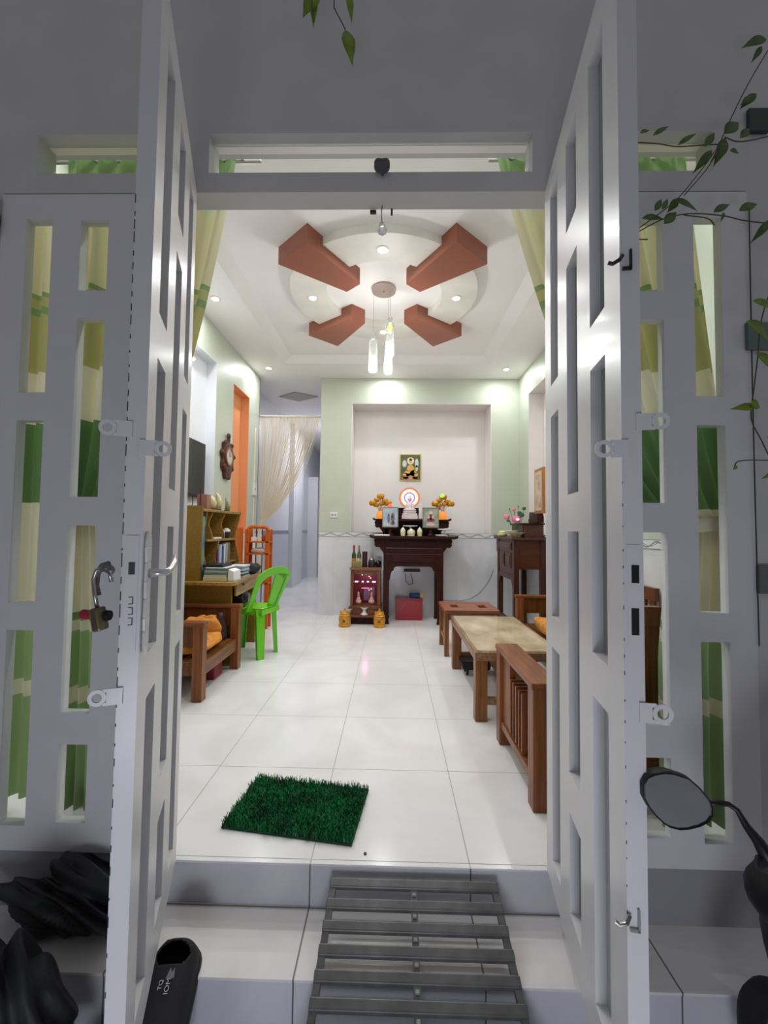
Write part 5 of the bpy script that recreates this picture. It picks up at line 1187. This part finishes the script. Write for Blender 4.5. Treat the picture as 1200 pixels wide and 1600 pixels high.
# ------------------------------------------------------------ shoe, bags on the porch
M_shoe = mat('black_shoe_fabric', rgb(30, 30, 33), .75); M_sole = mat('black_sole', rgb(18, 18, 20), .6)
def shoe():
    r = thing('shoe', 'black slip-on shoe with white lettering resting on the step beside the left door leaf', 'shoe', (-.66, 1.33, -.15))
    heel = Vector((-.672, 1.425, -.118)); ang = -.62; fwd = Vector((.07, -math.cos(ang), math.sin(ang))).normalized(); side = Vector((1, .10, 0)).normalized(); upv = side.cross(fwd).normalized()
    if upv.z < 0: upv = -upv
    Ln = .34
    def half(u): return (.064 + .005 * math.sin(PI * u)) * (1 - max(0, (u - .75) / .25) ** 2 * .6) * max(.2, (1 - (1 - min(1, u / .15)) ** 2) ** .5)
    def P(u, s, h): return heel + fwd * (u * Ln) + side * s + upv * h
    so = MB(); n = 24
    o_ = [P(i / n, half(i / n) * 1.08, 0) for i in range(n + 1)] + [P(i / n, -half(i / n) * 1.08, 0) for i in range(n, -1, -1)]
    t_ = [v + upv * .026 for v in o_]; m = len(o_)
    so.add(o_ + t_, [tuple(range(m))[::-1], tuple(range(m, 2 * m))] + [(i, (i + 1) % m, m + (i + 1) % m, m + i) for i in range(m)])
    so.build('sole', M_sole, r, bevel=.004)
    up = MB()
    def top(u): return .075 + .012 * math.sin(PI * u) if u < .35 else .085 - .045 * ((u - .35) / .65) ** 1.4
    def f(a, b):
        u = .004 + .975 * b; s = math.cos(PI * a); hh = math.sin(PI * a)
        ht = top(u) * min(1, b / .03) ** .5
        sx = math.copysign(abs(s) ** .7, s) * half(u)
        return tuple(P(u, sx, .024 + ht * hh ** .6))
    # opening: leave the middle of the top faces out near the heel
    nu, nv = 44, 60; vs = [f(i / nu, j / nv) for j in range(nv + 1) for i in range(nu + 1)]
    fs = [(j * (nu + 1) + i, j * (nu + 1) + i + 1, (j + 1) * (nu + 1) + i + 1, (j + 1) * (nu + 1) + i) for j in range(nv) for i in range(nu) if not (((j + .5) / nv - .12) / .085) ** 2 + (((i + .5) / nu - .5) / .24) ** 2 < 1]
    up.add(vs, fs); up.build('upper', M_shoe, r, smooth=True, solid=.004)
    MB().add([P(.04 + .17 * (i // 2) / 6, (-1) ** i * .036, .034) for i in range(14)], [(i * 2, i * 2 + 1, i * 2 + 3, i * 2 + 2) for i in range(6)]).build('insole', mat('insole_black', rgb(16, 16, 18), .9), r, solid=.002)
    # lettering, reads from the toe towards the heel
    def word(txt, u, s, size, nm):
        cu = bpy.data.curves.new(nm, 'FONT'); cu.body = txt; cu.size = size; cu.extrude = .0006; cu.align_x = 'CENTER'
        tmp = bpy.data.objects.new(nm, cu); C.objects.link(tmp); bpy.context.view_layer.update()
        me = bpy.data.meshes.new_from_object(tmp.evaluated_get(bpy.context.evaluated_depsgraph_get())); bpy.data.objects.remove(tmp)
        sl_u = fwd; nrm = upv
        M = Matrix.Identity(4); ax = -sl_u; ay = -side * 1; az = nrm
        org = P(u, s, .024 + top(u) + .006)
        for i in range(3): M[i][0] = ax[i]; M[i][1] = ay[i]; M[i][2] = az[i]; M[i][3] = org[i]
        me.transform(M); me.materials.append(mat('shoe_print', rgb(190, 190, 190), .6))
        ob = bpy.data.objects.new(nm, me); C.objects.link(ob); ob.parent = r; ob.matrix_parent_inverse = parent_world(r).inverted()
    word('IOM', .335, .018, .018, 'lettering'); word('TQ', .325, -.004, .015, 'lettering')
    lg = MB(); a = [P(.225, .010, .1185), P(.255, .016, .118), P(.225, .022, .1185), P(.29, .026, .1165), P(.29, .002, .1165)]
    lg.add(a + [v + upv * .001 for v in a], [(0, 1, 2, 3, 4), (9, 8, 7, 6, 5)]); lg.build('printed_mark', mat('shoe_mark', rgb(120, 120, 122), .6), r)
shoe()
def lump(name, c, s, seed, label, m, cat, folds=.16):
    rnd = random.Random(seed); ph = [(rnd.uniform(2, 6), rnd.uniform(2, 6), rnd.uniform(2, 6), rnd.uniform(0, 6)) for _ in range(7)] + [(rnd.uniform(9, 16), rnd.uniform(9, 16), rnd.uniform(9, 16), rnd.uniform(0, 6)) for _ in range(3)]
    mb = MB()
    def f(u, v):
        a = 2 * PI * u; b = PI * v; d = Vector((math.sin(b) * math.cos(a), math.sin(b) * math.sin(a), -math.cos(b)))
        k = 1 + folds * sum(math.sin(p[0] * d.x + p[1] * d.y + p[2] * d.z + p[3]) for p in ph) / 2.6
        z = c[2] + s[2] / 2 + d.z * s[2] / 2 * k
        return (c[0] + d.x * s[0] / 2 * k, c[1] + d.y * s[1] / 2 * k, max(z, c[2]))
    mb.grid(f, 96, 56); return tag(mb.build(name, m, smooth=True), label, cat)
M_blk = mat('black_nylon', rgb(30, 31, 34), .6, noise=.4, nscale=7, bump=.9)
lump('black_jacket', (-1.11, 1.495, -.148), (.40, .20, .20), 3, 'crumpled black jacket heap on the porch step left of the door', M_blk, 'jacket', .2)
lump('black_backpack', (-1.04, 1.14, -.33), (.34, .30, .42), 8, 'black backpack standing on the ground at the lower left', M_blk, 'backpack', .12)
lump('dark_bag', (-1.30, 2.02, .001), (.36, .26, .34), 21, 'dark bag on the floor behind the left gate panel slots', M_blk, 'bag', .12)
lump('black_slipper', (-.80, 1.16, -.33), (.13, .22, .12), 5, 'rounded black slipper on the ground between the backpack and the left door leaf', M_blk, 'shoe', .08)

# ------------------------------------------------------------ motorcycle mirror and handlebar at the right edge
r = thing('motorcycle', 'black motorcycle handlebar with oval mirror at the right edge', 'motorcycle', (.85, .80, -.33))
pts = [(.493, .748), (.493, .772), (.500, .785), (.513, .791), (.533, .795), (.550, .794), (.580, .785), (.600, .768), (.618, .746), (.622, .733), (.622, .718), (.613, .705), (.597, .697), (.575, .691), (.558, .690), (.540, .694), (.530, .700), (.515, .714), (.502, .730)]
mc = Vector((.556, 0, .742))
def scaled(k): return [(mc.x + (x - mc.x) * k, mc.z + (z - mc.z) * k) for x, z in pts]
sh = MB(); n = len(pts)
rings_ = [(1.0, .833), (1.02, .837), (1.02, .846), (.95, .862), (.6, .874), (.05, .878)]
vs = [(x, yy, z) for k, yy in rings_ for x, z in scaled(k)]
fs = [(i * n + j, i * n + (j + 1) % n, (i + 1) * n + (j + 1) % n, (i + 1) * n + j) for i in range(len(rings_) - 1) for j in range(n)] + [tuple((len(rings_) - 1) * n + j for j in range(n))]
fs += [(j, (j + 1) % n, len(vs) + (j + 1) % n, len(vs) + j) for j in range(n)]
vs += [(x, .838, z) for x, z in scaled(.95)]
sh.add(vs, fs).build('mirror_housing', M_black, r, smooth=True)
MB().prism(scaled(.955), 'xz', .8365, .8385).build('mirror_glass', mat('mirror_silver', rgb(215, 222, 218), .03, metal=1), r)
MB().tube([(.618, .845, .733), (.640, .845, .736), (.659, .842, .735), (.669, .835, .729), (.678, .825, .706), (.686, .81, .690), (.692, .80, .672), (.705, .79, .640)], .006, 10, rr=[.005, .005, .005, .005, .007, .010, .013, .014]).build('mirror_stem', M_black, r, smooth=True)
MB().tube([(.675, .80, .66), (.70, .79, .655), (.76, .80, .63), (.84, .86, .60)], .012, 12).build('handlebar', M_black, r, smooth=True)
MB().tube([(.700, .79, .68), (.72, .79, .655), (.74, .80, .63), (.77, .81, .58)], .022, 12, rr=[.010, .020, .022, .02]).build('brake_reservoir', M_rubber, r, smooth=True)
MB().tube([(.715, .77, .665), (.78, .72, .66), (.86, .66, .655)], .015, 12).build('hand_grip', M_rubber, r, smooth=True)
lump_ = MB().ball((.955, .98, .43), .13, .12, .07).ball((1.02, 1.0, .30), .13, .14, .16).ball((1.04, .98, .54), .09, .10, .08)
lump_.build('front_cowl', M_blk, r, smooth=True)
MB().tube([(.96, 1.0, .25), (.98, 1.02, .05), (1.0, 1.05, -.08)], .03, 10).build('fork', M_black, r)
whl = MB(); nn = 40
for a0 in [1]:
    whl.v = []; 
    for j in range(nn):
        a = 2 * PI * j / nn
        for k in range(8):
            b = 2 * PI * k / 8; R_ = .19 + .035 * math.cos(b); whl.v.append((1.02 + .03 * math.sin(b), 1.05 + R_ * math.cos(a), -.105 + R_ * math.sin(a)))
    whl.f = [(j * 8 + k, ((j + 1) % nn) * 8 + k, ((j + 1) % nn) * 8 + (k + 1) % 8, j * 8 + (k + 1) % 8) for j in range(nn) for k in range(8)]
whl.build('tyre', M_rubber, r, smooth=True)

# ------------------------------------------------------------ vines
M_leaf = mat('vine_leaf', rgb(86, 112, 50), .5, noise=.4, nscale=30); M_stem = mat('vine_stem', rgb(84, 78, 58), .7)
M_leafy = mat('young_leaf', rgb(128, 150, 40), .45, noise=.35, nscale=30)
def leaf(mb, base, tip, wd, nrm=None, curl=.15):
    base, tip = Vector(base), Vector(tip); d = tip - base; L_ = d.length; d.normalize(); n_ = Vector(nrm or (.2, -1, .25)).normalized()
    s = d.cross(n_).normalized(); n_ = s.cross(d)
    prof_ = [0, .38, .68, .88, .98, 1.0, .94, .82, .66, .48, .30, .14, 0]; k = len(prof_); vs = []
    for i, p in enumerate(prof_):
        t = i / (k - 1); c = base + d * L_ * t + n_ * (-curl * L_ * t * t)
        w_ = wd * p
        vs += [c - s * w_ + n_ * w_ * .25, c, c + s * w_ + n_ * w_ * .25]
    fs = []
    for i in range(k - 1):
        for j in (0, 1): fs.append((i * 3 + j, i * 3 + j + 1, (i + 1) * 3 + j + 1, (i + 1) * 3 + j))
    mb.add(vs, fs)
def vine(label, stems, leaves, loc, m=M_leaf):
    r = thing('vine', label, 'vine', loc)
    s = MB()
    for st_ in stems:
        q = [Vector(p) for p in st_]; q = [q[0] * 2 - q[1]] + q + [q[-1] * 2 - q[-2]]; pp = []
        for i in range(1, len(q) - 2):
            for k in range(5):
                t = k / 5; pp.append(.5 * ((2 * q[i]) + (q[i + 1] - q[i - 1]) * t + (2 * q[i - 1] - 5 * q[i] + 4 * q[i + 1] - q[i + 2]) * t * t + (3 * q[i] - 3 * q[i + 1] + q[i + 2] - q[i - 1]) * t ** 3))
        s.tube(pp + [q[-2]], .0019, 6)
    s.build('stem', M_stem, r, smooth=True)
    l = MB()
    for b, t, w_ in leaves: leaf(l, b, t, w_)
    l.build('foliage', m, r, smooth=True, solid=.0006)
vine('leafy vine sprig crossing the right transom above the door leaf', [
    [(.80, 1.42, 2.628), (.86, 1.42, 2.624), (.92, 1.42, 2.619), (.986, 1.42, 2.609), (1.096, 1.40, 2.597), (1.11, 1.38, 2.57)],
    [(1.05, 1.36, 2.50), (1.075, 1.36, 2.545), (1.097, 1.36, 2.60), (1.17, 1.36, 2.752), (1.247, 1.36, 2.886), (1.35, 1.36, 3.05), (1.55, 1.45, 3.6), (1.6, 1.5, 4.1)],
    [(1.097, 1.36, 2.584), (1.155, 1.36, 2.568), (1.30, 1.36, 2.60)],
    [(1.082, 1.38, 2.557), (1.031, 1.38, 2.485), (.955, 1.38, 2.391), (.89, 1.38, 2.336), (.80, 1.38, 2.27)],
    [(1.10, 1.38, 2.57), (1.05, 1.38, 2.49), (.975, 1.38, 2.40)]],
    [((1.262, 1.38, 2.95), (1.185, 1.38, 2.935), .022), ((1.245, 1.38, 2.925), (1.215, 1.38, 2.875), .010), ((1.205, 1.36, 2.735), (1.155, 1.36, 2.69), .014), ((1.185, 1.36, 2.72), (1.155, 1.36, 2.70), .012),
     ((1.112, 1.38, 2.615), (1.172, 1.38, 2.668), .022), ((1.165, 1.38, 2.60), (1.205, 1.38, 2.642), .014), ((1.07, 1.38, 2.558), (1.012, 1.38, 2.485), .014), ((1.115, 1.38, 2.60), (1.085, 1.38, 2.51), .020),
     ((.955, 1.38, 2.575), (1.03, 1.38, 2.632), .009), ((1.045, 1.38, 2.57), (1.09, 1.38, 2.632), .013), ((.873, 1.38, 2.61), (.935, 1.38, 2.655), .009), ((.83, 1.38, 2.62), (.865, 1.38, 2.635), .008), ((1.13, 1.38, 2.555), (1.165, 1.38, 2.55), .013)],
    (1.05, 1.4, 2.5))
vine('leafy vine sprig crossing above the right panel slots', [
    [(.79, 1.42, 2.27), (.856, 1.42, 2.31), (.938, 1.42, 2.351), (1.026, 1.42, 2.367), (1.135, 1.42, 2.359), (1.211, 1.42, 2.341), (1.35, 1.42, 2.325)],
    [(1.0, 1.42, 2.362), (1.08, 1.42, 2.350), (1.105, 1.42, 2.325)], [(.83, 1.42, 2.275), (.875, 1.42, 2.275)]],
    [((.832, 1.38, 2.32), (.915, 1.38, 2.328), .014), ((.905, 1.38, 2.30), (.955, 1.38, 2.35), .017), ((.935, 1.38, 2.385), (1.03, 1.38, 2.358), .016), ((.965, 1.40, 2.40), (.935, 1.40, 2.36), .014),
     ((.875, 1.38, 2.345), (.905, 1.38, 2.395), .011), ((.90, 1.38, 2.35), (.925, 1.38, 2.395), .009), ((1.07, 1.38, 2.34), (1.135, 1.38, 2.378), .013), ((1.155, 1.38, 2.345), (1.228, 1.38, 2.380), .016), ((1.26, 1.38, 2.315), (1.20, 1.38, 2.24), .013), ((1.105, 1.38, 2.34), (1.098, 1.38, 2.31), .006)],
    (1.05, 1.4, 2.3))
vine('thin vine hanging down the right wall with green leaves', [
    [(1.36, 1.42, 2.33), (1.22, 1.33, 2.08), (1.15, 1.3, 1.931), (1.135, 1.3, 1.809), (1.121, 1.3, 1.708), (1.111, 1.3, 1.617), (1.141, 1.3, 1.547), (1.19, 1.3, 1.44)],
    [(1.159, 1.3, 1.487), (1.10, 1.3, 1.487), (1.065, 1.3, 1.481), (1.055, 1.3, 1.461)]],
    [((1.12, 1.29, 1.652), (1.045, 1.29, 1.648), .013), ((1.10, 1.29, 1.66), (1.135, 1.29, 1.652), .018), ((1.12, 1.29, 1.82), (1.20, 1.29, 1.76), .022), ((1.095, 1.29, 1.92), (1.175, 1.29, 1.87), .024), ((1.115, 1.29, 1.985), (1.20, 1.29, 1.965), .016), ((1.15, 1.29, 1.56), (1.19, 1.29, 1.50), .014), ((1.195, 1.29, 1.46), (1.135, 1.29, 1.43), .012), ((1.055, 1.29, 1.468), (1.045, 1.29, 1.455), .006)],
    (1.12, 1.3, 1.44), M_leafy)
vine('hanging leaf sprig at the top centre above the doorway', [
    [(-.24, 1.45, 4.15), (-.21, 1.32, 3.30), (-.211, 1.3, 3.007), (-.207, 1.3, 2.971), (-.182, 1.3, 2.922), (-.172, 1.3, 2.90)], [(-.26, 1.45, 4.12), (-.29, 1.32, 3.25), (-.285, 1.30, 3.0), (-.278, 1.30, 2.93)], [(-.22, 1.45, 4.10), (-.165, 1.32, 3.25), (-.16, 1.30, 3.01)]],
    [((-.172, 1.30, 2.90), (-.145, 1.30, 2.795), .022), ((-.165, 1.30, 3.03), (-.150, 1.30, 2.94), .012), ((-.262, 1.30, 3.03), (-.318, 1.30, 2.96), .028), ((-.28, 1.30, 3.04), (-.278, 1.30, 2.925), .014)],
    (-.2, 1.3, 2.8), M_leafy)
# small boxes and a cable on the wall at the right edge
tag(MB().box(1.352, 1.43, 1.558, 1.574, 2.80, 2.895).build('wall_box', mat('dark_wall_box', rgb(52, 60, 54), .5), bevel=.004), 'dark square box high on the facade at the right edge', 'box')
tag(MB().box(1.325, 1.42, 1.558, 1.574, 1.95, 2.055).build('wall_box', mat('grey_wall_box', rgb(96, 112, 104), .4), bevel=.004), 'grey green box on the facade behind the hanging vine leaves', 'box')
tag(MB().box(1.348, 1.42, 1.558, 1.574, 1.04, 1.145).build('wall_box', mat('dull_wall_box', rgb(104, 108, 102), .5), bevel=.004), 'dull grey box on the facade at the right edge beside the gate panel', 'box')
tag(MB().tube([(1.347, 1.563, 2.50), (1.345, 1.563, 2.2), (1.343, 1.563, 1.8), (1.343, 1.563, 1.4), (1.345, 1.563, .85)], .002, 6).build('facade_cable', mat('dark_cable', rgb(60, 60, 62), .6)), 'thin black cable running down the facade beside the right gate panel', 'cable')
tag(MB().cyl((-1.575, 1.56, 2.40), (-1.575, 1.56, 2.56), .009, n=10).cyl((-1.575, 1.56, 2.44), (-1.575, 1.56, 2.48), .014, n=12).build('gate_hinge', _m['worn_steel']), 'steel barrel hinge at the top left edge of the left gate panel', 'hinge')
